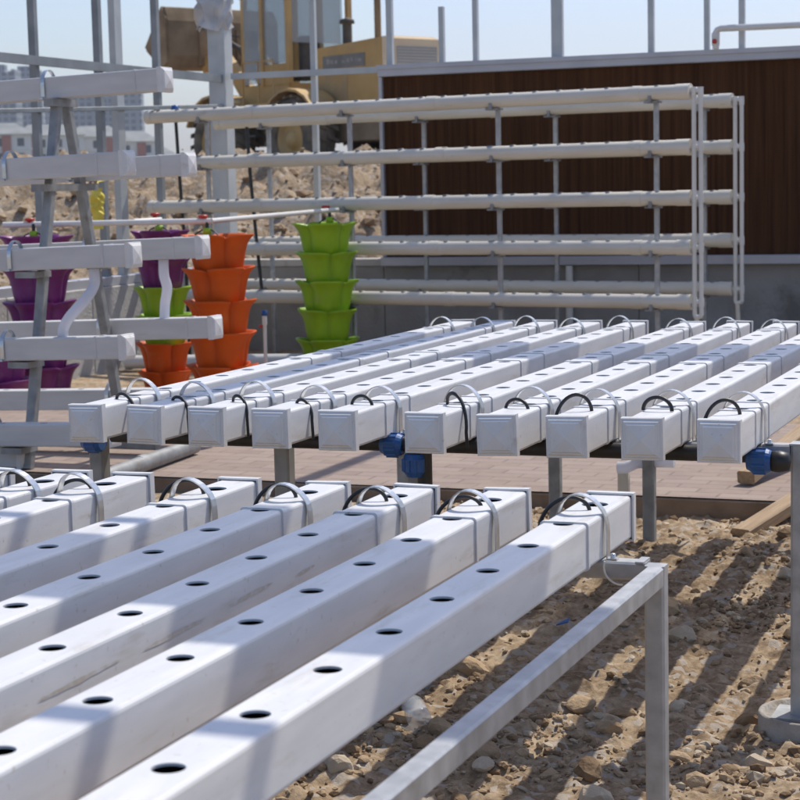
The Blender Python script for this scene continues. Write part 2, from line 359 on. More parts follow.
def vnoise(x, y, seed):
    xi = np.floor(x).astype(np.int64); yi = np.floor(y).astype(np.int64); xf = x-xi; yf = y-yi
    def h(a, b):
        n = (a*374761393+b*668265263+seed*1442695041) & 0x7fffffff
        n = ((n ^ (n >> 13))*1274126177) & 0x7fffffff
        return ((n ^ (n >> 16)) & 0xffff)/65535.0
    u = xf*xf*(3-2*xf); w = yf*yf*(3-2*yf)
    return (h(xi, yi)*(1-u)+h(xi+1, yi)*u)*(1-w)+(h(xi, yi+1)*(1-u)+h(xi+1, yi+1)*u)*w
def fbm(x, y, f, oct=4, seed=1, gain=.5):
    r = 0; a = 1; t = 0
    for i in range(oct):
        r = r+a*vnoise(x*f, y*f, seed+i*17); t += a; a *= gain; f *= 2.03
    return r/t-.5
def grid_obj(name, X, Y, Z, mat, smooth=True):
    ny, nx = X.shape
    v = np.stack([X.ravel(), Y.ravel(), Z.ravel()], -1)
    i = np.arange(ny*nx).reshape(ny, nx)
    f = np.stack([i[:-1, :-1], i[:-1, 1:], i[1:, 1:], i[1:, :-1]], -1).reshape(-1, 4)
    me = bpy.data.meshes.new(name)
    me.vertices.add(len(v)); me.vertices.foreach_set('co', v.ravel())
    me.loops.add(f.size); me.loops.foreach_set('vertex_index', f.ravel().astype(np.int32))
    me.polygons.add(len(f)); me.polygons.foreach_set('loop_start', np.arange(0, f.size, 4, dtype=np.int32))
    me.polygons.foreach_set('loop_total', np.full(len(f), 4, dtype=np.int32))
    me.polygons.foreach_set('use_smooth', np.full(len(f), smooth))
    me.materials.append(M[mat]); me.update(); me.validate()
    o = bpy.data.objects.new(name, me); COL.objects.link(o); return o

# ------------------------------------------------------------------ ground, pavement, bank, hill
GZ = -1.50
PAD_Y0, PAD_Y1, PAD_Z = 8.24, 10.9, -1.42
def ground_h(x, y):
    near = np.clip((9-y)/.5, 0, 1)
    amp = np.clip(1-np.maximum(np.abs(x+1.5)-8, 0)/10, 0, 1)*np.clip(1-np.maximum(np.abs(y-9)-9, 0)/8, 0, 1)
    z = .08*fbm(x, y, .9, 3, 3)+.045*fbm(x, y, 5, 3, 11)
    c = vnoise(x*14+2*y, y*14-x, 5); c1 = vnoise(x*24+4, y*24+x*2, 8); c2 = vnoise(x*43-y*3, y*43, 9)
    z = z+(.032*np.clip(c-.52, 0, 1)+.034*np.clip(c1-.5, 0, 1)+.026*np.clip(c2-.45, 0, 1)-.010)*near
    g = (y > PAD_Y0+.03) & (y < PAD_Y1-.03)
    return GZ+amp*np.where(g, -.05+0*z, z)
def axis(lo, hi, st, far_lo, far_hi):
    a = list(np.arange(lo, hi, st)); d = st; x = lo; L = []
    while x > far_lo: d *= 1.16; x -= d; L.append(x)
    d = st; x = a[-1]; Rr = []
    while x < far_hi: d *= 1.16; x += d; Rr.append(x)
    return np.array(L[::-1]+a+Rr)
gx = axis(-3.1, .35, .0135, -1600, 1600)
gy = np.concatenate([axis(3.4, 8.3, .0145, -300, 8.3), ])
ylast = gy[gy < 8.3]; ys = list(ylast); y = 8.3; d = .03
while y < 17: ys.append(y); y += .07
while y < 2500: ys.append(y); d = max(d*1.2, .08); y += d
gy = np.array(ys)
GX, GY = np.meshgrid(gx, gy)
ground = grid_obj('ground', GX, GY, ground_h(GX, GY), 'dirt'); tag(ground, kind='structure')
def gz(x, y): return float(ground_h(np.array([x], float), np.array([y], float))[0])

mb = MB(); mb.box(-9.5, 4, PAD_Y0, PAD_Y1, -1.62, PAD_Z, bev=.006)
pad = mb.build('pavement', ['kerb']); tag(pad, kind='structure')
xs = np.arange(-9.49, 4, .08); yy = np.arange(PAD_Y0+.008, PAD_Y1, .08)
PX, PY = np.meshgrid(xs, yy)
pv = grid_obj('pavement_bricks', PX, PY, PAD_Z+.006+.004*fbm(PX, PY, 2, 3, 5), 'paver'); pv.parent = pad

FD = np.array([-math.sin(YAW), math.cos(YAW)]); RD = np.array([math.cos(YAW), math.sin(YAW)])
def bank_h(D, Lt):
    z = np.interp(D, [17.9, 19, 21, 24, 28, 31, 34, 38, 60, 75], [-1.6, -1.05, -.62, -.30, .02, .26, .32, .30, .3, .3])
    a = np.clip((D-17.9)/2, 0, 1)*np.clip(1-(D-40)/20, .15, 1)
    n1 = fbm(D, Lt, .35, 3, 21); n2 = fbm(D, Lt, 1.3, 3, 31); c = vnoise(D*3.1, Lt*3.1, 33); c2 = vnoise(D*6.7, Lt*6.7, 35)
    c3 = vnoise(D*11, Lt*11, 37)
    z = z+a*(.80*n1+.62*n2+.42*np.clip(c-.5, 0, 1)+.34*np.clip(c2-.5, 0, 1)+.20*np.clip(c3-.45, 0, 1))
    return z
dD = np.concatenate([np.arange(17.9, 34, .09), np.arange(34, 76, .35)]); lL = np.arange(-24, 7, .11)
LL, DD = np.meshgrid(lL, dD)
bank = grid_obj('rubble_bank', DD*FD[0]+LL*RD[0], DD*FD[1]+LL*RD[1], bank_h(DD, LL), 'rubble', smooth=True); tag(bank, kind='structure')
dD = np.geomspace(60, 1500, 60); rr = np.linspace(-.42, .25, 40)
RR, DD2 = np.meshgrid(rr, dD)
HZ = np.interp(DD2, [60, 75, 430, 480, 1500], [-.3, .1, 6.2, 6.6, 9])+np.clip((DD2-60)/300, 0, 1)*1.5*fbm(DD2*1.0, RR*DD2, .012, 3, 41)
hill = grid_obj('hillside', DD2*FD[0]+RR*DD2*RD[0], DD2*FD[1]+RR*DD2*RD[1], HZ, 'far_land'); tag(hill, kind='structure')

# ------------------------------------------------------------------ rocks
def rock_geo(r, rng, sub=1):
    # irregular angular pebble from a jittered icosphere
    t = (1+5**.5)/2
    v = [Vector(p).normalized() for p in ((-1, t, 0), (1, t, 0), (-1, -t, 0), (1, -t, 0), (0, -1, t), (0, 1, t), (0, -1, -t), (0, 1, -t), (t, 0, -1), (t, 0, 1), (-t, 0, -1), (-t, 0, 1))]
    f = [(0, 11, 5), (0, 5, 1), (0, 1, 7), (0, 7, 10), (0, 10, 11), (1, 5, 9), (5, 11, 4), (11, 10, 2), (10, 7, 6), (7, 1, 8), (3, 9, 4), (3, 4, 2), (3, 2, 6), (3, 6, 8), (3, 8, 9), (4, 9, 5), (2, 4, 11), (6, 2, 10), (8, 6, 7), (9, 8, 1)]
    for _ in range(sub):
        mid = {}; nf = []
        def m_(a, b):
            k = (min(a, b), max(a, b))
            if k not in mid: mid[k] = len(v); v.append(((v[a]+v[b])/2).normalized())
            return mid[k]
        for a, b, c in f:
            x, y_, z_ = m_(a, b), m_(b, c), m_(c, a); nf += [(a, x, z_), (b, y_, x), (c, z_, y_), (x, y_, z_)]
        f = nf
    sx, sy, sz = rng.uniform(.75, 1.3), rng.uniform(.7, 1.15), rng.uniform(.5, .85); rot = Matrix.Rotation(rng.uniform(0, 6.3), 3, 'Z') @ Matrix.Rotation(rng.uniform(-.4, .4), 3, 'X')
    # planar cuts make facets
    cuts = [(Vector((rng.gauss(0, 1), rng.gauss(0, 1), rng.gauss(0, 1))).normalized(), rng.uniform(.55, .85)) for _ in range(6)]
    out = []
    for p in v:
        p = p*rng.uniform(.9, 1.1)
        for nrm, d in cuts:
            k = p.dot(nrm)-d
            if k > 0: p = p-nrm*k
        out.append(rot @ Vector((p.x*sx, p.y*sy, p.z*sz))*r)
    return out, f
rng = random.Random(11)
# loose gravel (uncountable) over the dirt in front, three tones
lib = [rock_geo(1, rng, 0) for _ in range(14)]
gm = MB(); yy_, xx_ = np.mgrid[0:96, 0:68]/20.0
gmask = np.clip((fbm(xx_, yy_, 1.7, 3, 61)+.10)*3.2, .16, 1)
for i in range(26000):
    x = rng.uniform(-3.0, .3); y = rng.uniform(3.5, 8.2)
    if rng.random() > gmask[int((y-3.5)*20), int((x+3)*20)]: continue
    r = .004+.017*rng.random()**2.6
    if rng.random() < .06: r *= 1.6
    z = gz(x, y) if i < 0 else 0
    gm_v, gm_f = lib[i % 14]; a = rng.uniform(0, 6.28); ca, sa = math.cos(a), math.sin(a)
    gm.add([(x+(p.x*ca-p.y*sa)*r, y+(p.x*sa+p.y*ca)*r, p.z*r) for p in gm_v], gm_f, rng.choice((0, 0, 0, 1, 2, 2)))
va = np.array(gm.v); nvb = len(lib[0][0])
cx = va.reshape(-1, nvb, 3).mean(1); hz = ground_h(cx[:, 0], cx[:, 1])
va[:, 2] += np.repeat(hz+.002, nvb); gm.v = [tuple(p) for p in va]
tag(gm.build('gravel', ['stone_a', 'stone_b', 'stone_c'], fix=False), kind='stuff')
# broken rubble on the bank
rm = MB(); lib2 = [rock_geo(1, rng, 0) for _ in range(16)]; pos = []
for i in range(3800):
    D = 18.2+16*rng.random()**1.15; Lt = D*rng.uniform(-.27, .03)
    r = .02+.085*rng.random()**4
    vv, ff = lib2[i % 16]; a = rng.uniform(0, 6.28); ca, sa = math.cos(a), math.sin(a)
    x = D*FD[0]+Lt*RD[0]; y = D*FD[1]+Lt*RD[1]; pos.append((D, Lt, r))
    rm.add([(x+(p.x*ca-p.y*sa)*r, y+(p.x*sa+p.y*ca)*r, p.z*r) for p in vv], ff, rng.choice((0, 0, 0, 1, 2)))
pa = np.array(pos); hz = bank_h(pa[:, 0], pa[:, 1])+pa[:, 2]*.2
va = np.array(rm.v); va[:, 2] += np.repeat(hz, 12); rm.v = [tuple(p) for p in va]
tag(rm.build('rubble', ['stone_a', 'stone_b', 'stone_c'], fix=False), kind='stuff')

# ------------------------------------------------------------------ greenhouse end wall (plane Y = 16) and side wall (X = -7.93)
YW = 16.0; XC = -7.93
wall = thing('greenhouse_end_wall', 'greenhouse end wall with brown cooling pad panel above a dark concrete base', 'greenhouse wall', (-5, YW, GZ))
def wl_(b, name, mat, par=None):
    b.v = [(x+5, y-YW, z-GZ) for x, y, z in b.v]; return b.build(name, mat, par or wall)
b = MB()
for k in range(14):                                    # pad cassettes 0.6 m wide, hairline joints
    x0 = -6.325+k*.6; b.box(x0, x0+.598, YW, YW+.15, -.645, .965)
wl_(b, 'cooling_pad', 'coolpad')
b = MB(); b.box(-6.36, 3, YW-.06, YW+.16, .967, 1.065, bev=.006); b.box(-6.362, 3, YW-.075, YW-.062, 1.03, 1.069); wl_(b, 'top_channel', 'coping')
b = MB(); b.box(-6.36, -6.327, YW-.04, YW+.15, -.645, .965, bev=.004); wl_(b, 'edge_trim', 'coping')
b = MB(); b.box(-6.36, 3, YW-.09, YW+.15, -.725, -.647, bev=.006); wl_(b, 'bottom_gutter', 'coping')
b = MB()
for x0, x1 in ((-7.86, -6.365), (-6.36, -4.0), (-3.995, -1.6), (-1.595, .8), (.805, 3)): b.box(x0, x1, YW, YW+.2, -1.9, -.727, bev=.006)
wl_(b, 'base_wall', 'concrete')
b = MB(); b.box(-7.86, -6.365, YW-.012, YW+.21, -.726, -.66, bev=.006); wl_(b, 'wall_capping', 'concrete_lt')
for x, w in ((-7.02, .05), (-6.27, .055), (-5.776, .045), (-5.459, .045), (-4.711, .10), (-3.882, .05), (-3.403, .045), (-3.108, .05), (-2.3, .05), (-1.5, .10), (-.7, .05)):
    b = MB(); z0 = 1.07 if x > -6.3 else -.655
    if x in (-5.776,): b.box(x-w/2, x+w/2, YW+.02, YW+.07, z0, 1.56)
    else: b.box(x-w/2, x+w/2, YW+.02, YW+.07, z0, 3.4)
    wl_(b, 'mullion', 'frame_paint')
b = MB(); b.box(-7.83, -6.36, YW-.03, YW+.015, 1.005, 1.06); wl_(b, 'rail', 'frame_paint')
b = MB(); b.box(-6.36, 3, YW+.074, YW+.078, 1.07, 3.4); wl_(b, 'film_panel', 'film')
side = thing('greenhouse_side_wall', 'open greenhouse side frame of grey steel posts standing on a low pale concrete wall', 'greenhouse wall', (XC, YW, GZ))
def sd_(b, name, mat):
    b.v = [(x-XC, y-YW, z-GZ) for x, y, z in b.v]; return b.build(name, mat, side)
b = MB(); b.box(XC-.1, XC+.07, YW-.09, YW+.09, -1.9, 3.6, bev=.01); sd_(b, 'corner_column', 'frame_paint')
for yj in range(5):
    b = MB(); y0 = YW-.093-1.25*(yj+1); b.box(XC-.1, XC+.05, y0+.006, y0+1.25, -1.9, -.78+.002*yj, bev=.008); sd_(b, 'concrete_panel', 'concrete_lt')
b = MB(); b.box(XC-.09, XC+.03, 9, YW-.092, -.776, -.70, bev=.005); sd_(b, 'sill_rail', 'coping')
for y0, w, z1 in ((12.796, .05, 3.4), (13.773, .055, 3.4), (14.069, .115, 3.4), (14.767, .05, 3.4), (11.7, .05, 3.4)):
    b = MB(); b.box(XC-.05, XC+.01, y0-w/2, y0+w/2, -.70, z1); sd_(b, 'mullion', 'frame_shade' if w < .1 else 'frame_paint')
b = MB(); b.box(XC+.012, XC+.05, 9, YW-.092, .975, 1.045); sd_(b, 'rail', 'frame_shade')
b = MB(); b.bar((XC+.03, 11.5, .585), (XC+.03, YW-.092, .76), .035); sd_(b, 'lower_rail', 'frame_shade')
b = MB()
rs = random.Random(4)                                   # crumpled wrapping left on the column
ring = 18; vs = []
for i in range(11):
    for k in range(ring):
        t = 2*PI*k/ring; r = .125+rs.uniform(-.025, .035)+(.10 if math.cos(t-3.6) > .3 else 0)*rs.random(); vs.append((XC+math.cos(t)*r-.03, YW+math.sin(t)*r, 1.47+i*.09+rs.uniform(-.035, .035)))
b.add(vs, [(i*ring+k, i*ring+(k+1) % ring, (i+1)*ring+(k+1) % ring, (i+1)*ring+k) for i in range(10) for k in range(ring)])
b.v = [(x-XC-.0, y-YW, z-1.47) for x, y, z in b.v]
o = b.build('plastic_wrapping', 'sheet', None, (XC, YW, 1.47)); tag(o, 'crumpled grey plastic wrapped round the thick corner column', 'plastic sheet')
# unseen roof pieces, shaped and placed to throw the broad soft shadows on the channels
roof = thing('shade_casting_roof', 'unseen greenhouse roof pieces shaped to shade the channels', 'roof', (0, 8, 2.4))
RZ = 2.4
def up(y, z): return y+.62*(RZ-z)
def upx(x, z): return x+.22*(RZ-z)
def rf(name, x0, x1, y0, y1, zt, mat='half_shade', zoff=0):
    b = MB(); b.box(upx(x0, zt), upx(x1, zt), up(y0, zt)-8, up(y1, zt)-8, zoff, zoff+.012); b.build(name, mat, roof)
ZF, ZB = -.7225, -.621
rf('shade_panel', -1.48, -.2, 2.66, 3.575, ZF); rf('shade_panel', -1.96, -1.485, 2.90, 3.90, ZF, zoff=.02); rf('shade_panel', -2.24, -1.965, 1.9, 3.49, ZF, zoff=.04)
rf('shade_bar', -1.5, -.2, 2.24, 2.31, ZF, 'frame_paint', .06); rf('shade_bar', -2.7, -1.97, 3.64, 3.70, ZF, 'frame_paint', .06)
rf('shade_panel', -2.40, -1.0, 6.42, 7.08, ZB, zoff=.02); rf('shade_panel', -2.90, -2.72, 6.5, 7.5, ZB); rf('unseen_beam', -2.715, -2.60, 4.9, 8.3, ZB, 'frame_paint', zoff=.08)  # long beam added to shade one whole back channel
rf('unseen_beam', -3.6, -3.5, -2, 12, ZB, 'frame_paint', .1); rf('unseen_beam', .3, .4, -2, 12, ZB, 'frame_paint', .1)

# ------------------------------------------------------------------ growing channels
def channel_body(W, L, holes, hr=.0225, big=None):
    b = MB(); r = .008; prof = []
    h = W/2
    for cxs, czs, a0 in ((h-r, W-r, 0), (-h+r, W-r, 90), (-h+r, r, 180), (h-r, r, 270)):
        for k in range(4):
            a = math.radians(a0+k*30); prof.append((cxs+r*math.cos(a), czs+r*math.sin(a)))
    n = len(prof)
    # outer skin without the flat top strip (between points 3 and 4)
    v = [(x, 0, z) for x, z in prof]+[(x, L, z) for x, z in prof]
    for i in range(n):
        j = (i+1) % n
        if i == 3: continue
        flat = (i % 4 == 3)
        b.add([v[i], v[j], v[n+j], v[n+i]], [(0, 1, 2, 3)], 0, not flat)
    hw = h-r; t = .004
    def strip(z, mi, hwx):
        y = 0; N = 24
        for yh in holes:
            hr_ = hr if yh < L-.2 or hr < .0215 or big is None else big
            c0 = yh-hwx*.9; c1 = yh+hwx*.9
            b.add([(-hwx, y, z), (hwx, y, z), (hwx, c0, z), (-hwx, c0, z)], [(0, 1, 2, 3)], mi)
            ci = []; sq = []
            for k in range(N):
                a = 2*PI*(k+.5)/N; ca, sa = math.cos(a), math.sin(a); ci.append((hr_*ca, yh+hr_*sa, z))
                m_ = max(abs(ca), abs(sa)); sq.append((hwx*ca/m_, yh+hwx*.9*sa/m_, z))
            cr = [(hwx, c1, z), (-hwx, c1, z), (-hwx, c0, z), (hwx, c0, z)]
            b.add(ci+sq, [(k, N+k, N+(k+1) % N, (k+1) % N) for k in range(N)], mi)
            for q in range(4):
                k = int(N/8+q*N/4)-1; b.add([sq[k], cr[q], sq[(k+1) % N]], [(0, 1, 2)], mi)
            y = c1
        b.add([(-hwx, y, z), (hwx, y, z), (hwx, L, z), (-hwx, L, z)], [(0, 1, 2, 3)], mi)
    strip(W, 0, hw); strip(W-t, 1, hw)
    for yh in holes:
        hr_ = hr if yh < L-.2 or hr < .0215 or big is None else big
        N = 24; ci = [(hr_*math.cos(2*PI*(k+.5)/N), yh+hr_*math.sin(2*PI*(k+.5)/N)) for k in range(N)]
        b.add([(x, y, W) for x, y in ci]+[(x, y, W-t) for x, y in ci], [(k, (k+1) % N, N+(k+1) % N, N+k) for k in range(N)], 0, True)
    i = hw                                             # inner faces, carrying the painted hole shade
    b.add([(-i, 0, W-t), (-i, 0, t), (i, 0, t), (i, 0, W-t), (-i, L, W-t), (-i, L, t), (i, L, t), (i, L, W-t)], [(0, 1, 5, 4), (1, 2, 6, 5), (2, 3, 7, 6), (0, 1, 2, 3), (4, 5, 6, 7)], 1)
    return b
def cap_mb(W, C, y, sgn):
    """pyramid end cap: skirt over the channel end, stepped frame, low pyramid; sgn -1 faces -Y"""
    b = MB(); c = C/2; zc = W/2
    rings = [(c, .022), (c, 0), (c-.002, -.003), (c-.006, -.003), (c-.0105, -.0095), (c-.0135, -.0098), (c-.018, -.0145), (c*.05, -.0215)]
    rings = [(W/2+.0012, .022)]+rings
    vs = []
    for h, d in rings: vs += [(sx*h, y-sgn*d, zc+sz*h) for sx, sz in ((-1, -1), (1, -1), (1, 1), (-1, 1))]
    f = [(i*4+k, i*4+(k+1) % 4, (i+1)*4+(k+1) % 4, (i+1)*4+k) for i in range(len(rings)-1) for k in range(4)]
    e = (len(rings)-1)*4; f.append((e, e+1, e+2, e+3))
    return b.add(vs, f)
def collar_mb(W, y, ln, t=.0022):
    b = MB(); h = W/2+t; zc = W/2; r = .009; pr = []
    for cx_, cz_, a0 in ((h-r, zc+h-r, 0), (-h+r, zc+h-r, 90), (-h+r, zc-h+r+.002, 180), (h-r, zc-h+r+.002, 270)):
        for k in range(4):
            a = math.radians(a0+k*30); pr.append((cx_+r*math.cos(a), cz_+r*math.sin(a)))
    n = 16; inn = [(x*(W-.002)/(2*h), zc+(z-zc)*(W-.002)/(2*h)) for x, z in pr]
    v = [(x, y, z) for x, z in inn]+[(x, y, z) for x, z in pr]+[(x, y+ln, z) for x, z in pr]+[(x, y+ln, z) for x, z in inn]
    return b.add(v, [(i*n+k, i*n+(k+1) % n, (i+1)*n+(k+1) % n, (i+1)*n+k) for i in range(3) for k in range(n)])
def hoop_mb(W, y, rise=.045, w=.023, lean=0.0):
    """flat steel strap bent over the channel, a foot plate each side on the cross bar"""
    b = MB(); a = W/2+.009; pts = [(-a-.022, .002), (-a, .002), (-a, W*.62)]
    for k in range(1, 16):
        t = PI-PI*k/16; pts.append((a*math.cos(t), W*.62+(W*.38+rise)*math.sin(t)))
    pts += [(a, W*.62), (a, .002), (a+.022, .002)]; th = .0016
    v = []; n = len(pts)
    for i, (x, z) in enumerate(pts):
        p, q = Vector(pts[max(i-1, 0)]), Vector(pts[min(i+1, n-1)]); d = (q-p).normalized(); nx, nz = -d.y*th, d.x*th
        ly = y+lean*max(0, z-W)/rise
        v += [(x+nx, ly-w/2, z+nz), (x+nx, ly+w/2, z+nz), (x-nx, ly+w/2, z-nz), (x-nx, ly-w/2, z-nz)]
    f = [(i*4+k, i*4+(k+1) % 4, (i+1)*4+(k+1) % 4, (i+1)*4+k) for i in range(n-1) for k in range(4)]+[(0, 1, 2, 3), tuple((n-1)*4+k for k in (3, 2, 1, 0))]
    b.add(v, f)
    for s in (-1, 1): b.lathe([(.0, .013), (.006, .012), (.006, .003)], 8, (s*(a+.011), y, 0))
    return b
def ell(x0, x1, z0, z1, rise, y0, y1, n=18, tail=None):
    # half ellipse from (x0,z0) to (x1,z1)
    r = []; 
    for k in range(n+1):
        t = PI*(1-k/n); f = k/n
        r.append((x0+(x1-x0)*(.5+.5*math.cos(t)), y0+(y1-y0)*f, z0+(z1-z0)*f**2.2+rise*math.sin(t)))
    if tail is not None: r.append((r[-1][0]+.003, r[-1][1], tail))
    return r
def arc_pts(p0, p1, rise, n=14, down=None):
    p0 = Vector(p0); p1 = Vector(p1); r = []
    for k in range(n+1):
        t = k/n; p = p0.lerp(p1, t); p.z += rise*math.sin(PI*t)**.8; r.append(p)
    if down is not None:
        q = r[-1].copy()
        for k in range(1, 6): r.append(Vector((q.x-.006*k*.3, q.y, q.z+(down-q.z)*k/5)))
    return r
W0, C0 = .10, .112

# front table: far ends at Y 4.2245
fgrp = 'white growing channels on the front table'
FL = 3.42; fy0 = 4.2245-FL
fh = sorted(FL-.152-.2529*k for k in range(13))
ch = thing('growing_channel', 'rightmost front table channel, next to the steel side rail', 'growing channel', (-1.122, fy0, -.8225), group=fgrp)
channel_body(W0, FL, fh, big=.030).build('channel', ['pvc', 'hole_shade'], ch, fix=False)
cap_mb(W0, C0, FL, 1).build('end_cap', 'pvc_cap', ch); cap_mb(W0, C0, 0, -1).build('end_cap', 'pvc_cap', ch)
collar_mb(W0, FL-.40, .012, .004).build('joint_collar', 'pvc', ch)
hoop_mb(W0, FL-.262, lean=-.022).build('strap_hoop', 'strap', ch); hoop_mb(W0, .3).build('strap_hoop', 'strap', ch)
MB().tube(ell(.008, -.105, W0-.004, .045, .040, FL-.225, FL-.24, tail=-.03), .0048, 8).build('feed_tube', 'rubber', ch)
flab = ['second growing channel in from the steel side rail of the front table', 'third front table channel from the right, brown scuffs along its side',
        'fourth front table channel from the right, shaded up to its strap hoop', 'fifth front table channel from the right',
        'sixth front table channel from the right, before the lying grey pipe', 'seventh front table channel from the right',
        'front table growing channel at the left picture edge, only its hooped end showing']
fr = random.Random(5)
for x, lb in zip((-1.370, -1.599, -1.828, -2.074, -2.380, -2.565, -2.80), flab): dup(ch, (x, fy0+fr.uniform(-.004, .004), -.8225), lb, (0, 0, fr.uniform(-.002, .002)))
third = [o for o in COL.objects if o.get('label', '').startswith('third front table')][0]
sr = random.Random(14)
for y0, ln, z0 in ((1.30, .22, .045), (1.62, .26, .05), (1.95, .24, .05), (2.28, .20, .055), (2.58, .10, .05)):
    b = MB(); n = 14; up_ = []; dn = []
    for k in range(n+1):
        t = k/n; y = y0+ln*t; zc_ = z0+.004*t+sr.uniform(-.0008, .0008); w = .0048*math.sin(PI*t)**.5*sr.uniform(.7, 1.1)
        up_.append((.0508, y, zc_+w)); dn.append((.0508, y, zc_-w))
    b.add(up_+dn, [(k, k+1, n+2+k, n+1+k) for k in range(n)]); b.build('scuff_mark', 'scuff', third)
# back table: near ends at Y 4.782
bgrp = 'white growing channels on the back table'
BL = 3.36; bz0 = -.6151-.006-W0; by0 = 4.7817
bh = [.29+.2*k for k in range(15)]
cb_ = thing('growing_channel', 'rightmost back table channel, above the blue fitting beside the steel post', 'growing channel', (-.988, by0, bz0), group=bgrp)
channel_body(W0, BL, bh).build('channel', ['pvc', 'hole_shade'], cb_, fix=False)
cap_mb(W0, C0, 0, -1).build('end_cap', 'pvc_cap', cb_); cap_mb(W0, C0, BL, 1).build('end_cap', 'pvc_cap', cb_)
for y, ln in ((.235, .010), (.43, .010), (1.52, .03), (1.80, .03), (BL-.42, .012)): collar_mb(W0, y, ln, .003).build('joint_collar', 'pvc', cb_)
hoop_mb(W0, .335, rise=.042, lean=-.012).build('strap_hoop', 'strap', cb_); hoop_mb(W0, BL-.30, rise=.04).build('strap_hoop', 'strap', cb_)
bft = MB().tube(ell(.022, -.070, W0-.004, .05, .052, .17, .13, tail=-.01), .005, 8).build('feed_tube', 'rubber', cb_)
blab = ['leftmost growing channel of the back table', 'second growing channel from the left on the back table, lying in shade', 'third growing channel from the left on the back table', 'fourth growing channel from the left on the back table',
        'fifth back table channel from the left, the blue tee at its right', 'sixth back table channel from the left, just right of the blue tee', 'seventh growing channel from the left on the back table',
        'third growing channel from the right on the back table', 'second growing channel from the right on the back table']
tvar = [MB().tube(ell(-.008, .064, W0-.004, .06, .026, .20, .16, tail=.0), .005, 8), MB().tube(ell(-.02, .072, W0-.004, .03, .045, .24, .16, tail=-.01), .0055, 8), MB().tube(ell(-.042, .034, W0-.004, W0-.004, .034, .20, .18), .005, 8)]
tme = [t.build('feed_tube', 'rubber') for t in tvar]; tdata = [t.data for t in tme]
for t in tme: bpy.data.objects.remove(t)
for i, (x, lb) in enumerate(zip((-2.848, -2.658, -2.459, -2.256, -2.051, -1.794, -1.585, -1.393, -1.189), blab)):
    c = dup(cb_, (x, by0+fr.uniform(-.003, .003), bz0), lb, (0, 0, fr.uniform(-.0015, .0015)))
    ti = {0: 0, 1: 0, 2: 0, 3: 0, 4: 2, 5: 1, 6: 2, 8: 2}.get(i)
    if ti is not None: [k for k in c.children if k.name.startswith('feed_tube')][0].data = tdata[ti]

# ------------------------------------------------------------------ table frames
tf = thing('table_frame', 'galvanised steel table frame carrying the nearest row of channels', 'table frame', (-.95, 3.89, GZ))
def tf_(b, name, mat='steel', p=tf): b.v = [(x-p.location.x, y-p.location.y, z-p.location.z) for x, y, z in b.v]; return b.build(name, mat, p)
ZT = -.8235
tf_(MB().bar((-3.6, 3.965, ZT-.02), (-.975, 3.965, ZT-.02), .05, .04), 'cross_bar'); tf_(MB().bar((-3.6, 1.1, ZT-.02), (-.955, 1.1, ZT-.02), .05, .04), 'cross_bar')
tf_(MB().bar((-.948, .9, ZT-.024), (-.948, 3.915, ZT-.024), .038, .045), 'side_rail')
tf_(MB().bar((-3.62, .9, ZT-.024), (-3.62, 3.915, ZT-.024), .046, .045), 'side_rail')
for x, y in ((-.952, 3.945), (-.952, .93), (-3.62, 3.945), (-3.62, .93)):
    tf_(MB().bar((x, y, gz(x, y)-.1), (x, y, ZT-.003), .044), 'leg')
tf_(MB().box(-.995, -.976, 3.93, 3.99, ZT-.001, ZT+.004).lathe([(0, .012), (.009, .010), (.009, 0)], 6, (-.952, 3.921, ZT-.018), axis='y'), 'corner_bolt')
tb = thing('table_frame', 'steel table frame under the far row of channels, its right post on a round footing', 'table frame', (-.84, 5.13, GZ))
ZB2 = bz0-.001
for y in (5.135, 6.85, 7.83): tf_(MB().bar((-3.02, y, ZB2-.02), (-.862, y, ZB2-.02), .05, .04), 'cross_bar', p=tb)
tf_(MB().bar((-.83, 5.16, ZB2-.022), (-.83, 7.85, ZB2-.022), .045, .045), 'side_rail', p=tb)
tf_(MB().bar((-3.04, 5.15, ZB2-.022), (-3.04, 7.85, ZB2-.022), .04, .045), 'side_rail', p=tb)
b = MB().bar((-.83, 5.13, -1.468), (-.83, 5.13, ZB2-.001), .058); b.box(-.862, -.798, 5.098, 5.162, ZB2, ZB2+.005); tf_(b, 'leg', p=tb)
tf_(MB().box(-.905, -.755, 5.06, 5.2, -1.476, -1.468), 'base_plate', p=tb)
for x, y in ((-3.0, 5.11), (-2.39, 5.16), (-1.96, 5.16)):
    tf_(MB().bar((x, y, gz(x, y)-.1), (x, y, ZB2-.041), .05), 'leg', 'steel_dull', p=tb)
for x, y in ((-1.885, 7.7), (-2.295, 7.7), (-.83, 7.83), (-3.04, 7.83)):
    tf_(MB().bar((x, y, gz(x, y)-.1), (x, y, ZB2-.046), .05), 'leg', 'steel_dull', p=tb)
b = MB()
b.lathe([(.0, -.012), (.128, -.012), (.130, .002), (.142, .004), (.145, -.002), (.145, -.30)], 40)
foot = b.build('concrete_footing', 'concrete_dirty', None, (-.805, 5.13, -1.464), fix=True); tag(foot, 'round concrete footing under the steel post at the right edge', 'footing')

tf_(MB().tube([(-1.062+.022*(1-math.cos(t))-.01*math.sin(t), 3.93, ZT+.002-.05*math.sin(t*.62)) for t in [k*.2 for k in range(15)]], .0022, 8), 'cable', 'pipe_white')
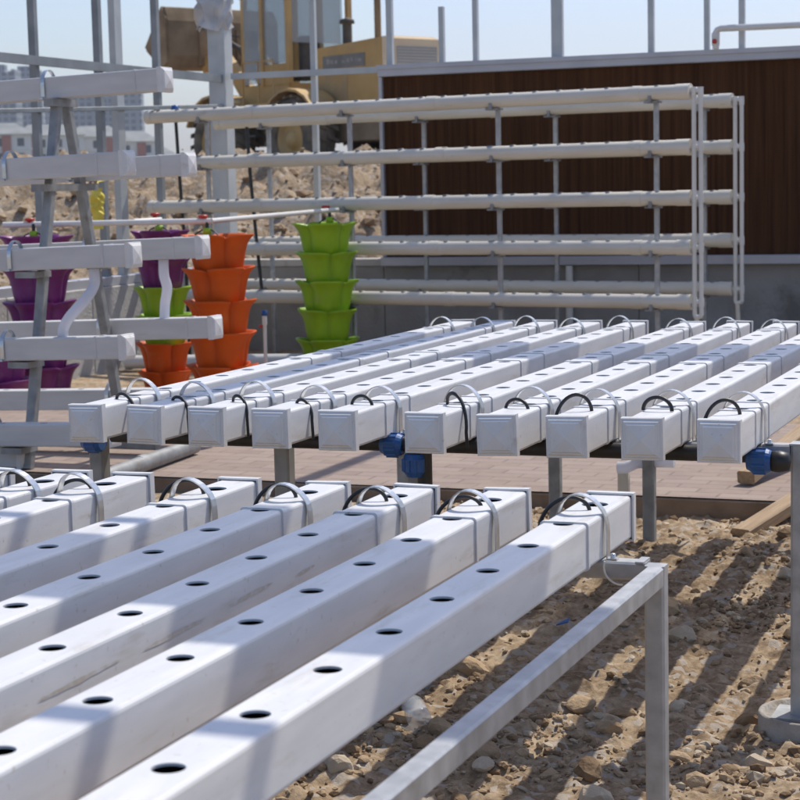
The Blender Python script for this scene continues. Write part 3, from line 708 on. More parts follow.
# water header under the back caps
wp = thing('header_pipe', 'black header pipe with blue fittings running beneath the near caps of the back row', 'water pipe', (-1.93, 4.96, -.765))
def wp_(b, name, mat): b.v = [(x+1.93, y-4.96, z+.765) for x, y, z in b.v]; return b.build(name, mat, wp)
wp_(MB().tube([(-2.93, 5.075, -.746), (-.93, 5.075, -.746)], .0225, 16), 'pipe', 'rubber')
wp_(MB().tube([(-1.905, 5.075, -.746), (-1.905, 5.075, -1.11), (-1.92, 5.075, -1.145), (-1.955, 5.075, -1.16), (-3.55, 5.075, -1.16), (-3.59, 5.075, -1.175), (-3.60, 5.075, -1.21), (-3.60, 5.075, GZ-.05)], .022, 14), 'down_pipe', 'rubber')
def fitting(c, ax, ln=.066, r=.034):
    h = ln/2; b = MB()
    pr = [(.0, -h), (r*.72, -h), (r*.8, -h+.006), (r, -h+.016), (r, h-.014), (r*.9, h-.005), (r*.8, h), (0, h)]
    b.lathe(pr, 22, c, axis=ax, smooth=False)
    for k in range(11):
        t = 2*PI*k/11; ca, sa = math.cos(t)*r, math.sin(t)*r
        if ax == 'x': b.box(c[0]-h+.016, c[0]+h-.014, c[1]+ca-.003, c[1]+ca+.003, c[2]+sa-.003, c[2]+sa+.003)
        else: b.box(c[0]+ca-.003, c[0]+ca+.003, c[1]+sa-.003, c[1]+sa+.003, c[2]-h+.016, c[2]+h-.014)
    return b
for c, ax in (((-.935, 5.06, -.760), 'x'), ((-2.0, 5.065, -.748), 'x'), ((-1.93, 5.06, -.805), 'z'), ((-2.99, 5.06, -.765), 'x')): wp_(fitting(c, ax), 'blue_fitting', 'blue')
wp_(MB().lathe([(0, 0), (.028, 0), (.03, .02), (.024, .045), (0, .05)], 16, (-.90, 5.06, -.760), axis='x'), 'end_plug', 'rubber')
hp = MB().tube([(-3.5, 4.085, -.865), (-1.0, 4.085, -.865)], .02, 12).build('header_pipe', 'rubber'); tag(hp, 'black feed pipe hidden under the capped ends of the front channels', 'water pipe')
b = MB().tube([(-2.02, 7.7, -1.205), (-1.985, 7.7, -1.203), (-1.94, 7.705, -1.185), (-1.87, 7.71, -1.178), (-1.78, 7.71, -1.176)], .022, 14, rr=[.026, .026, .022, .022, .022])
o = b.build('drain_hose', 'hose'); tag(o, 'short white drain hose bent over a stub under the far end of the back table', 'hose')
b = MB().bar((-2.0, 7.72, gz(-2, 7.72)-.05), (-2.0, 7.72, -1.225), .045); o = b.build('drain_stub', 'pipe_cream'); tag(o, 'short upright drain stub below the white hose end', 'pipe stub')

# ------------------------------------------------------------------ A-frame rack at left
AX = -5.304
af = thing('a_frame_stand', 'grey steel A-frame stand at left carrying stacked white channels', 'stand', (AX, 9.0, PAD_Z))
def af_(b, name, mat='steel_dull'): b.v = [(x-AX, y-9.0, z-PAD_Z) for x, y, z in b.v]; return b.build(name, mat, af)
def nearY(z): return 8.31+(z+1.417)*(8.744-8.31)/(.484+1.417)
def farY(z): return 9.346-(z+1.514)*(9.346-8.83)/(.487+1.514)
zg = PAD_Z+.008
af_(MB().bar((AX, nearY(zg), zg), (AX, nearY(.47), .47), .05), 'leg'); af_(MB().bar((AX, farY(zg), zg), (AX, farY(.47), .47), .05), 'leg')
SL = .028; W1 = .115; C1 = .128
cz = {1: .549, 2: .129, 3: -.337, 4: -.794, 5: -1.225}; fz = {2: .115, 3: -.325, 4: -.765, 5: -1.165}
af_(MB().box(AX-.03, AX+.03, 8.66, 8.9, .552-W1/2-.045, .552-W1/2-.006), 'bracket')
for k in (2, 3, 4, 5):
    zb = min(cz[k], fz[k])-W1/2-.02; z2 = cz[k]-W1/2-.026
    if k == 2: af_(MB().box(AX-.03, AX+.03, nearY(z2)-.14, farY(z2)+.14, zb-.03, zb+.008), 'bracket')
    else:
        af_(MB().box(AX-.09, AX+.03, nearY(z2)-.13, nearY(z2)+.03, z2-.014, z2+.018), 'bracket'); zf = fz[k]-W1/2-.026
        af_(MB().box(AX-.03, AX+.03, farY(zf)-.03, farY(zf)+.13, zf-.014, zf+.018), 'bracket')
af_(MB().bar((AX-.6, 8.93, PAD_Z+.06), (AX+.42, 8.93, PAD_Z+.06), .05), 'base_bar')
agrp = 'white channels stacked on the A-frame stand'
AL = 2.0
ca_ = thing('growing_channel', 'white channel on top of the A-frame stand', 'growing channel', (0, 0, 0), group=agrp)
channel_body(W1, AL, [.35+.25*k for k in range(7)], .02).build('channel', ['pvc_old', 'hole_shade'], ca_, fix=False)
cap_mb(W1, C1, AL, 1).build('end_cap', 'pvc_cap', ca_); cap_mb(W1, C1, 0, -1).build('end_cap', 'pvc_cap', ca_)
hoop_mb(W1, AL-.70, rise=.04).build('strap_hoop', 'strap', ca_); collar_mb(W1, AL-.16, .01, .003).build('joint_collar', 'pvc_old', ca_)
def place_a(o, xr, y, zc):
    o.rotation_euler = (SL, 0, -PI/2); z_end = zc+SL*(xr-AX)-W1/2
    o.location = (xr-AL*math.cos(SL), y, z_end-AL*math.sin(SL))
place_a(ca_, -4.675, 8.79, cz[1])
for k, xr, near, lb in ((2, -4.79, 1, 'second channel down on the near side of the A-frame stand'), (3, -4.715, 1, 'middle near-side channel of the A-frame stand, a white drain tube below it'), (4, -4.715, 1, 'fourth channel down on the near side of the A-frame stand'), (5, -4.76, 1, 'lowest channel on the near side of the A-frame stand'),
                  (2, -4.675, 0, 'upper channel on the far side of the A-frame stand'), (3, -4.668, 0, 'far-side channel of the A-frame stand before the top purple and orange pots'), (4, -4.665, 0, 'far-side channel of the A-frame stand ending before the orange pots'), (5, -4.69, 0, 'lowest channel on the far side of the A-frame stand')):
    z = cz[k] if near else fz[k]; o = copy_tree(ca_); o['label'] = lb
    place_a(o, xr, nearY(z)-.095 if near else farY(z)+.095, z)
def flexi(pts, r, name, label):
    # corrugated hose: ribbed tube along a smooth curve
    P = [Vector(p) for p in pts]; out = []
    for i in range(len(P)-1):
        p0 = P[max(i-1, 0)]; p1 = P[i]; p2 = P[i+1]; p3 = P[min(i+2, len(P)-1)]
        for k in range(14):
            t = k/14; out.append(.5*((2*p1)+(-p0+p2)*t+(2*p0-5*p1+4*p2-p3)*t*t+(-p0+3*p1-3*p2+p3)*t**3))
    out.append(P[-1]); b = MB().tube(out, r, 12, rr=[r*(1+.10*(i % 2)) for i in range(len(out))])
    return tag(b.build(name, 'hose'), label, 'drain tube')
yn = nearY(-.4)-.085; yn4 = nearY(-.72)-.09
flexi([(-4.955, yn, -.39), (-4.957, yn, -.47), (-4.985, (yn+yn4)/2, -.54), (-5.06, yn4, -.63), (-5.10, yn4, -.69), (-5.105, yn4, -.735)], .026, 'drain_tube', 'white curved drain tube on the near side of the A-frame stand')
yf_ = farY(-.4)+.09; yf4 = farY(-.7)+.092
flexi([(-4.925, yf_, -.375), (-4.925, yf_, -.46), (-4.93, (yf_+yf4)/2, -.53), (-4.968, yf4, -.62), (-4.975, yf4, -.705)], .026, 'drain_tube', 'white curved drain tube on the far side of the A-frame stand')
# a loose end of another channel at the left edge
o = copy_tree(ca_); place_a(o, -5.33, 8.34, PAD_Z+.068); o.rotation_euler[0] = 0; o.location.z = PAD_Z+.014; tag(o, 'white capped channel end lying on the paving at the left picture edge', 'growing channel', 'loose channel on the paving')

# pipes lying on the pavement
b = MB(); pts = [Vector((-4.62, 7.80+.45, PAD_Z+.05)), Vector((-4.686, 8.925, PAD_Z+.05)), Vector((-4.74, 9.5, PAD_Z+.05))]
b.tube([(-4.60, 7.75, PAD_Z+.052), (-4.70, 9.0, PAD_Z+.052)], .042, 18); b.tube([(-4.65, 8.3, PAD_Z+.052), (-4.656, 8.38, PAD_Z+.052)], .046, 18)
o = b.build('steel_pipe', 'steel_dull'); tag(o, 'grey pipe lying on the paving beneath the left end of the back table', 'pipe')

# ------------------------------------------------------------------ planks at right
def plank(p, q, w, h, label):
    p = Vector(p); q = Vector(q); b = MB(); d = q-p
    L = d.length; b.bar((0, 0, 0), (0, L, 0), w, h); o = b.build('plank', 'wood', None, p)
    o.rotation_mode = 'QUATERNION'; o.rotation_quaternion = d.to_track_quat('Y', 'Z'); tag(o, label, 'plank', 'old planks at the right'); return o
plank((-1.655, 8.62, -1.375), (-1.35, 10.2, -1.12), .085, .06, 'tan wooden plank propped up off the paving at the right edge')
plank((-1.53, 7.86, -1.50), (-1.16, 8.78, -1.30), .09, .055, 'tan wooden plank leaning from the dirt onto the paving edge')

# ------------------------------------------------------------------ rack of round pipes
RY = -.165
rk = thing('pipe_rack', 'tall rack of cream round growing pipes on steel posts before the brown wall', 'pipe rack', (-3.06, 13.80, GZ), (0, 0, RY))
lev = (.632, .232, -.140, -.503, -.905)
def rk_(b, name, mat): b.v = [(x, y, z-GZ) for x, y, z in b.v]; return b.build(name, mat, rk)
rkr = random.Random(3)
levr = (.600, .240, -.150, -.490, -.872)
for yo in (0, 1.1):
    x0 = 0 if yo == 0 else -.097; lv = lev if yo == 0 else levr
    for i, z in enumerate(lv):
        xl = -4.98 if yo == 0 else -5.05
        r = .054; b = MB(); cpl = [-.42, -2.1+rkr.uniform(-.1, .1), -3.9+rkr.uniform(-.1, .1)]
        sag = rkr.uniform(-.006, .004)
        b.tube([(xl, yo, z-.004), (-3.6, yo, z+sag), (-1.6, yo, z+sag*.5), (x0-.02, yo, z)], r, 20)
        b.tube([(xl-.006, yo, z-.004), (xl+.06, yo, z-.004)], r+.004, 20)
        for cx_ in cpl: b.tube([(cx_-.045, yo, z), (cx_+.045, yo, z)], r+.003+.001, 20)
        b.tube([(x0-.10, yo, z), (x0+.012, yo, z)], r+.004, 20)
        for k in range(24):                            # plug rings along the top
            b.lathe([(.0, .0035), (.024, .0035), (.026, -.006)], 12, (-.25-.2*k, yo, z+r-.001), mi=1)
        rk_(b, 'growing_pipe', ['pipe_cream', 'steel_dull'])
    for j, xo in enumerate((x0+.035, x0+.088)):
        b = MB().tube([(xo, yo, lv[-1]-.10), (xo, yo, lv[0]-.01)], .0165, 12)
        for z in lv: b.tube([(xo, yo, z-.035), (xo, yo, z+.03)], .021, 12)
        rk_(b, 'riser_pipe', 'pipe_white')
    rk_(MB().tube([(x0, yo, lv[0]+.012), (x0+.035, yo, lv[0]+.012), (x0+.07, yo, lv[0]+.008), (x0+.088, yo, lv[0]-.01), (x0+.088, yo, lv[0]-.04)], .020, 12), 'riser_fitting', 'pipe_white')
    for z in lv[1:]: rk_(MB().tube([(x0, yo, z), (x0+.09, yo, z)], .017, 12), 'riser_fitting', 'pipe_white')
    rk_(MB().tube([(x0+.035, yo, lv[-1]-.10), (x0+.05, yo, lv[-1]-.115), (x0+.088, yo, lv[-1]-.10)], .018, 12), 'riser_fitting', 'pipe_white')
    rk_(MB().tube([(x0+.05, yo, lv[-1]-.11), (x0+.075, yo, GZ)], .018, 12), 'riser_foot', 'pipe_cream')
for xs_, yo in ((-.293, 0), (-1.615, 0), (-2.977, 0), (-4.41, 0), (-.35, 1.1), (-1.657, 1.1), (-2.912, 1.1), (-4.532, 1.1)):
    lv = lev if yo == 0 else levr
    rk_(MB().bar((xs_, yo+.078, GZ-.1), (xs_, yo+.078, lv[0]+.02), .034), 'post', 'steel')
    for z in lv:
        b = MB(); b.box(xs_-.055, xs_+.055, yo-.03, yo+.060, z-.072, z-.058); b.box(xs_-.012, xs_+.012, yo-.056, yo+.061, z-.068, z-.02)
        rk_(b, 'bracket', 'steel_dull')
# black hanging hoses on the rack
def hose_line(pts, label, r=.015):
    b = MB().tube(pts, r, 10); tag(b.build('black_hose', 'rubber'), label, 'hose', 'black hoses hanging at the rack')
hose_line([(-7.80, 14.80, .66), (-7.79, 14.82, .1), (-7.76, 14.82, -.5), (-7.75, 14.82, -1.49)], 'black vertical hose with a blue valve near the left end of the pipe rack')
hose_line([(-7.08, 14.72, .52), (-7.05, 14.70, .1), (-7.0, 14.68, -.45), (-6.95, 14.66, -.93)], 'black hose hanging behind the supply pipe between the orange and green pots')
b = MB().lathe([(0, 0), (.035, 0), (.038, .03), (.03, .07), (0, .075)], 16, (0, 0, 0)); o = b.build('hose_valve', 'blue', None, (-7.80, 14.80, .66)); tag(o, 'blue valve on top of the black hose by the left end of the rack', 'valve')
# white pipes by the wall
b = MB().tube([(-4.6, YW-.06, -.73), (-4.605, YW-.06, GZ)], .032, 14); tag(b.build('drain_pipe', 'pipe_white'), 'white upright drain pipe against the dark base wall', 'pipe')
b = MB().tube([(-3.30, YW-.1, 1.07), (-3.30, YW-.1, 1.20), (-3.285, YW-.1, 1.225), (-3.26, YW-.1, 1.236), (3, YW-.1, 1.21)], .028, 14)
b.tube([(-3.30, YW-.1, 1.10), (-3.30, YW-.1, 1.20)], .034, 14)
o = b.build('water_pipe', 'pipe_white'); tag(o, 'white water pipe above the brown wall, elbow at its left end', 'pipe')
b = MB().lathe([(0, 0), (.02, 0), (.02, .03), (0, .03)], 10, (0, 0, 0), axis='y'); o2 = b.build('valve_knob', 'red', o, (-3.30, YW-.165, 1.13))
b = MB().tube([(-7.75, 13.68, -1.40), (-6.36, 14.02, -1.40), (-6.28, 14.04, -1.405)], .055, 18, rr=[.055, .055, .06]); tag(b.build('drain_pipe', 'pipe_white'), 'thick white pipe lying on the ground behind the orange pots', 'pipe')
ri = thing('riser_pipe', 'thin white riser with a blue cap standing between the orange and green pots', 'pipe', (-6.205, 13.11, GZ))
MB().tube([(0, 0, -.02), (0, 0, .50)], .014, 10).tube([(0, 0, .46), (0, 0, .54)], .019, 10).build('pipe', 'pipe_white', ri)
MB().lathe([(0, .575), (.022, .57), (.024, .535), (.02, .53)], 12).build('cap', 'blue', ri); MB().lathe([(0, -.03), (.012, -.03), (.012, .0), (0, 0)], 8, (-.015, 0, .45), axis='x').build('knob', 'red', ri)

# ------------------------------------------------------------------ stacked planter pots
def pot_mb():
    b = MB(); N = 64; H = .262
    prof = [(0, .160), (.02, .170), (.08, .186), (.14, .196), (.19, .210), (.22, .226), (.240, .246), (.250, .258), (.262, .262), (.262, .253), (.247, .236), (.20, .205)]
    v = []
    for z, r in prof:
        for k in range(N):
            t = 2*PI*k/N; q = abs(math.cos(2*t)); dp = .20+.13*min(1, max(0, (z-.10)/.14)); lob = 1-dp+dp*min(1, q*1.3)**.5 if z > .001 else .86+.1*q
            tip = (.024*min(1, q*1.3)**.5-.012)*max(0, (z-.16)/.10) if z > .16 else 0
            v.append((r*lob*math.cos(t), r*lob*math.sin(t), z+tip))
    f = [(i*N+k, i*N+(k+1) % N, (i+1)*N+(k+1) % N, (i+1)*N+k) for i in range(len(prof)-1) for k in range(N)]
    b.add(v, f, 0, True); b.add([v[k] for k in range(N)], [tuple(reversed(range(N)))])
    return b
def soil_mb():
    b = MB(); N = 48; v = [(0, 0, .212)]; rs2 = random.Random(9)
    for k in range(N):
        t = 2*PI*k/N; q = abs(math.cos(2*t)); lob = .765+.235*min(1, q*1.35)**.5; v.append((.198*lob*math.cos(t), .198*lob*math.sin(t), .205+rs2.uniform(-.01, .01)))
    b.add(v, [(0, 1+k, 1+(k+1) % N) for k in range(N)], 0, True); return b
pot_me = {}
for c in ('orange', 'green', 'purple'):
    o = pot_mb().build('planter_pot', c); pot_me[c] = o.data; bpy.data.objects.remove(o)
o = soil_mb().build('growing_medium', 'soil'); soil_me = o.data; bpy.data.objects.remove(o)
ordn = ['topmost', 'second from top', 'third from top', 'fourth from top', 'fifth from top', 'lowest']
def stack(x, y, ztop, cols, dz, desc, phase, grp, sc=1):
    g0 = gz(x, y) if not (PAD_Y0 < y < PAD_Y1) else PAD_Z
    pr = random.Random(int(abs(x*100)))
    for i, c in enumerate(cols):
        z = ztop-.262*sc-dz*i; last = i == len(cols)-1
        if i == len(cols)-1: z = min(z, g0+.01) if z-g0 < .12 else z
        o = bpy.data.objects.new('planter_pot', pot_me[c]); COL.objects.link(o)
        o.scale = (sc, sc, max(sc, .88)); o.location = (x+pr.uniform(-.006, .006), y+pr.uniform(-.006, .006), z); o.rotation_euler = (pr.uniform(-.012, .012), pr.uniform(-.012, .012), phase+(PI/4 if i % 2 else 0)+pr.uniform(-.12, .12))
        tag(o, f"{c if c != 'green' else 'lime green'} scalloped planter pot, {ordn[i] if i < len(cols)-1 else 'lowest'} of {desc}", 'planter pot', grp)
        s_ = bpy.data.objects.new('growing_medium', soil_me); COL.objects.link(s_); s_.parent = o
stack(-6.058, 12.073, -.329, ['orange']*5, .2305, 'the all-orange stack', .1, 'orange planter pots')
stack(-6.105, 14.089, -.298, ['green']*5, .2315, 'the all-green stack before the pipe rack', .5, 'green planter pots')
stack(-7.252, 11.61, -.308, ['purple']*5, .2305, 'the purple stack behind the A-frame stand', .35, 'purple planter pots')
stack(-6.722, 12.464, -.313, ['purple', 'purple', 'green', 'green', 'orange', 'orange'], .207, 'the mixed purple, green and orange stack', .2, 'planter pots of the mixed stack', .84)
stack(-7.229, 11.0, -1.035, ['purple']*2, .2305, 'the short purple stack at the left picture edge', .6, 'purple planter pots at the picture edge')
sp = thing('supply_pipe', 'thin white supply pipe running above the planter pot stacks', 'water pipe', (-6.1, 12.07, -.22))
def sp_(b, name, mat): b.v = [(x+6.1, y-12.07, z+.22) for x, y, z in b.v]; return b.build(name, mat, sp)
sp_(MB().tube([(-7.478, 11.533, -.219), (-6.106, 12.067, -.223)], .021, 14), 'pipe', 'pipe_white'); sp_(MB().tube([(-6.106, 12.067, -.223), (-6.02, 14.15, -.186)], .019, 14), 'pipe', 'pipe_white')
sp_(MB().tube([(-6.80, 12.20, -.22), (-6.722, 12.47, -.215)], .018, 12), 'pipe', 'pipe_white')
for x, y, z in ((-7.30, 11.60, -.215), (-6.76, 12.45, -.205), (-6.16, 12.05, -.22), (-6.08, 14.06, -.19)):
    sp_(MB().lathe([(0, .042), (.032, .040), (.036, .030), (.032, .020), (.015, .018), (.015, 0)], 16, (x, y, z)), 'valve_cap', 'red')
    sp_(MB().tube([(x+.03, y, z), (x+.03, y, z-.19)], .013, 10), 'drop_pipe', 'rubber')
    sp_(MB().lathe([(0, .02), (.03, .018), (.03, -.03), (0, -.032)], 12, (x+.03, y, z-.07)), 'dripper', 'green')
    for s in (-1, 1): sp_(MB().tube(arc_pts((x+.03, y, z-.07), (x+.03+s*.13, y-.02, z-.16), .035), .005, 8), 'drip_tube', 'rubber')
# yellow sheet hanging on the side wall
b = MB(); ry = random.Random(2); n_ = 9; mth = 12; v = []
for i in range(mth):
    w = .035+.05*math.sin(PI*min(1, (i+1)/9))
    for k in range(n_):
        t = 2*PI*k/n_; v.append((math.cos(t)*.05*(.6+ry.random()*.6), math.sin(t)*w*(.7+ry.random()*.5), -i*.030))
b.add(v, [(i*n_+k, i*n_+(k+1) % n_, (i+1)*n_+(k+1) % n_, (i+1)*n_+k) for i in range(mth-1) for k in range(n_)]+[tuple(range(n_))])
o = b.build('yellow_bag', 'yellow', None, (-7.855, 13.50, .03)); tag(o, 'crumpled yellow plastic bag hanging on a thin post behind the A-frame stand', 'bag')
MB().tube([(0, 0, -.02), (-.02, .06, .05), (-.05, .22, .06)], .006, 6).build('cord', 'yellow', o)

# ------------------------------------------------------------------ wheel loader on the bank
LD = thing('wheel_loader', 'dusty ochre wheel loader with raised bucket parked on the rubble bank', 'wheel loader')
def ld(b, name, mat, par=None): return b.build(name, mat, par or LD)
def wheel(x, y):
    b = MB(); sg = 1 if y > 0 else -1
    b.lathe([(.42, -.28), (.62, -.30), (.76, -.24), (.80, -.10), (.80, .10), (.76, .24), (.62, .30), (.42, .28), (.42, -.28)], 40, axis='y')
    for k in range(22):
        t = 2*PI*k/22; c, s = math.cos(t), math.sin(t)
        for sd in (-1, 1):
            v = []
            for a, rr_ in ((-.05, .795), (.05, .795), (.05, .845), (-.05, .845)):
                ca, sa = math.cos(t+a+sd*.05), math.sin(t+a+sd*.05)
                v += [(rr_*ca, 0.01*sd, rr_*sa), (rr_*math.cos(t+a-sd*.07), .27*sd, rr_*math.sin(t+a-sd*.07))]
            b.add(v, [(0, 1, 3, 2), (2, 3, 5, 4), (4, 5, 7, 6), (6, 7, 1, 0), (0, 2, 4, 6), (1, 7, 5, 3)])
    w = ld(b, 'wheel', 'tyre'); w.location = (x, y, .80)
    b = MB(); b.lathe([(.43, .26*sg), (.40, .27*sg), (.37, .20*sg), (.24, .16*sg), (.16, .22*sg), (.15, .26*sg), (0, .27*sg)], 28, axis='y')
    ld(b, 'rim', 'machine', w)
for x in (-1.3, 1.35):
    for y in (.95, -.95): wheel(x, y)
b = MB(); b.prism([(-3.6, .75), (-.2, .75), (-.1, 1.5), (-3.6, 1.3)], -.5, .5); b.prism([(.0, .75), (2.1, .75), (2.1, 1.3), (1.2, 1.95), (.5, 1.95), (0, 1.5)], -.42, .42); ld(b, 'chassis', 'machine_dirt')
b = MB(); b.prism([(-3.60, 1.0), (-1.15, 1.3), (-1.15, 2.52), (-3.42, 2.62), (-3.58, 2.56)], -.60, .50); ld(b, 'engine_hood', 'machine')
b = MB(); b.box(-3.82, -3.60, -.75, .70, .70, 1.35, bev=.05); ld(b, 'counterweight', 'machine')
b = MB(); b.box(-3.612, -3.600, -.52, .42, 1.70, 2.42)
g = ld(b, 'grille', 'rubber')
b = MB()
for k in range(13): b.box(-3.622, -3.613, -.52, .42, 1.72+k*.054, 1.733+k*.054)
ld(b, 'grille_slats', 'machine_dirt', g)
b = MB(); b.box(-2.75, -1.45, .502, .512, 2.12, 2.36); pl = ld(b, 'name_plate', 'plate')
b = MB(); pr_ = random.Random(8)
for k in range(9):                                      # worn, unreadable pale remains of lettering
    if k == 5: continue
    x = -2.66+k*.125; z = 2.20+pr_.uniform(0, .02)
    ld(MB().box(x, x+pr_.uniform(.07, .115), .513, .516, z, z+pr_.uniform(.05, .10)), 'letter_mark', 'pale_print', pl)
cabp = MB()
for x, y in ((-.65, .72), (-.65, -.74), (1.0, .62), (1.0, -.62), (.25, .70), (.25, -.70)): cabp.box(x-.05, x+.05, y-.05, y+.05, 1.9, 4.0)
cabp.box(-.72, 1.06, -.80, .80, 3.92, 4.06, bev=.03); cabp.box(-.6, 1.04, -.70, .70, 1.55, 1.92); cabp.box(-.56, .25, .66, .72, 1.9, 2.3)
cab = ld(cabp, 'cab', 'machine')
for x0, x1, y in ((-.5, .2, .70), (.3, .95, .67), (-.5, .2, -.70), (.3, .95, -.67)):
    b = MB(); b.box(x0, x1, y-.006, y+.006, 2.32 if x0 < 0 else 1.95, 3.9); ld(b, 'window', 'glass', cab)
for x in (-.56, 1.01):
    b = MB(); b.box(x-.006, x+.006, -.6, .6, 2.05 if x > 0 else 2.7, 3.9); ld(b, 'window', 'glass', cab)
b = MB(); b.box(-.35, .15, -.25, .25, 2.0, 2.18, bev=.04); b.box(-.40, -.28, -.25, .25, 2.15, 2.85, bev=.04); ld(b, 'seat', 'dark_metal', cab)
b = MB().tube([(-2.9, .30, 2.6), (-2.9, .30, 3.35), (-2.95, .30, 3.46), (-3.05, .30, 3.52)], .065, 14); ld(b, 'exhaust_pipe', 'machine_dirt')
b = MB().tube([(-1.7, .10, 2.6), (-1.7, .10, 2.98)], .09, 14).lathe([(0, 3.10), (.14, 3.05), (.15, 2.98), (.05, 2.97)], 16, (-1.7, .10, 0)); ld(b, 'air_filter', 'dark_metal')
b = MB().tube([(-.5, 1.0, 1.55), (-.5, 1.0, 2.35), (.55, 1.0, 2.35), (.55, 1.0, 1.55)], .02, 8).tube([(.02, 1.0, 1.55), (.02, 1.0, 2.35)], .02, 8); b.box(-.6, .6, .66, 1.05, 1.46, 1.54); ld(b, 'handrail', 'machine')
b = MB(); 
for k in range(3): b.box(.1, .5, .85, 1.05, .6+.3*k, .64+.3*k)
ld(b, 'ladder', 'dark_metal')
for x, y in ((1.35, .95), (1.35, -.95), (-1.3, .95), (-1.3, -.95)):
    b = MB(); pr = []
    for k in range(9):
        t = PI*(.12+.76*k/8); pr.append((x+.98*math.cos(t), .82+.95*math.sin(t)))
    pr2 = [(x+(px_-x)*.95, .82+(pz-.82)*.95) for px_, pz in reversed(pr)]
    for i in range(8):
        b.add([(pr[i][0], y-.32, pr[i][1]), (pr[i+1][0], y-.32, pr[i+1][1]), (pr[i+1][0], y+.32, pr[i+1][1]), (pr[i][0], y+.32, pr[i][1]),
               (pr2[8-i][0], y-.32, pr2[8-i][1]), (pr2[7-i][0], y-.32, pr2[7-i][1]), (pr2[7-i][0], y+.32, pr2[7-i][1]), (pr2[8-i][0], y+.32, pr2[8-i][1])],
              [(0, 1, 2, 3), (4, 7, 6, 5), (0, 4, 5, 1), (3, 2, 6, 7), (0, 3, 7, 4), (1, 5, 6, 2)])
    ld(b, 'fender', 'machine')
for y in (-.45, .45):
    b = MB(); b.prism([(.75, 1.55), (1.05, 1.95), (2.1, 2.85), (2.80, 2.5), (2.7, 2.3), (2.05, 2.5), (1.15, 1.5)], y-.07, y+.07); ld(b, 'lift_arm', 'machine')
b = MB().tube([(.9, 0, 1.6), (2.0, 0, 2.75)], .10, 14).tube([(1.7, 0, 2.6), (2.65, 0, 3.0)], .055, 12); b.bar((1.6, 0, 3.1), (1.65, 0, 2.2), .16, .2); ld(b, 'tilt_cylinder', 'dark_metal')
for y in (-.25, .25): ld(MB().tube([(1.2, y, 1.2), (2.0, y, 2.5)], .07, 12), 'lift_cylinder', 'dark_metal')
b = MB()
outer = [(3.25, 2.1), (3.15, 2.35), (3.18, 3.05), (3.3, 3.32), (3.42, 3.34), (3.30, 3.0), (3.27, 2.45), (3.45, 2.2), (4.35, 2.55), (4.40, 2.49), (3.55, 2.05)]
b.prism(outer, -1.35, 1.35); b.prism([(3.2, 2.2), (3.2, 3.1), (3.42, 3.34), (4.35, 2.55), (3.5, 2.08)], 1.35, 1.40); b.prism([(3.2, 2.2), (3.2, 3.1), (3.42, 3.34), (4.35, 2.55), (3.5, 2.08)], -1.40, -1.35)
b.box(3.10, 3.2, .30, .62, 2.15, 2.9); b.box(3.10, 3.2, -.62, -.30, 2.15, 2.9)
b.v = [(3.2+(x-3.2)*.72-.50, y, z+.30) for x, y, z in b.v]; ld(b, 'bucket', 'machine_dirt')
for y in (.55, -.55): ld(MB().lathe([(0, .05), (.09, .045), (.10, 0), (.07, -.08), (0, -.09)], 16, (1.12, y, 3.72), axis='x'), 'headlight', 'pale_print')
ld(MB().tube([(.9, .80, 2.9), (1.15, .98, 2.95)], .015, 6).box(1.12, 1.16, .93, 1.12, 2.7, 3.05), 'mirror', 'dark_metal')
ld(MB().tube([(-.1, .45, 1.5), (.4, .6, 1.75), (.9, .45, 1.5), (1.3, .3, 1.9)], .03, 8), 'hydraulic_hose', 'rubber'); ld(MB().tube([(-.1, .3, 1.45), (.45, .5, 1.6), (1.0, .35, 1.35)], .03, 8), 'hydraulic_hose', 'rubber')
ld(MB().box(-2.2, -1.5, .503, .506, 1.45, 2.0), 'side_panel', 'machine'); ld(MB().box(-3.3, -2.4, .503, .507, 1.45, 2.0), 'side_panel', 'machine')
# pose of the loader: rear left hub seen through the rack
hd = math.radians(150); ch_, sh_ = math.cos(hd), math.sin(hd)
hub = Vector((-15.0, 33.1, .92)); lx, ly = -1.3, 1.2
LD.location = (hub.x-(ch_*lx-sh_*ly), hub.y-(sh_*lx+ch_*ly), .10); LD.rotation_euler = (0, 0, hd)

D_, L_ = 21.0, -.0375*21
x_, y_ = D_*FD[0]+L_*RD[0], D_*FD[1]+L_*RD[1]; z_ = float(bank_h(np.array([D_]), np.array([L_]))[0])
b = MB(); pts_ = [(0, 0, -.06), (.03, 0, .04), (.09, 0, .13), (.15, .0, .24)]
b.add([(x-w, 0, z) for (x, _, z), w in zip(pts_, (.05, .035, .03, .01))]+[(x+w, .02, z) for (x, _, z), w in zip(pts_, (.05, .035, .03, .01))]+[(x, .03, z) for x, _, z in pts_], [f for i in range(3) for f in ((i, i+1, i+5, i+4), (i+4, i+5, i+9, i+8), (i+8, i+9, i+1, i))])
o = b.build('plastic_strip', 'pipe_white', None, (x_, y_, z_+.04)); tag(o, 'torn white plastic strip sticking up from the rubble behind the green pots', 'plastic strip')
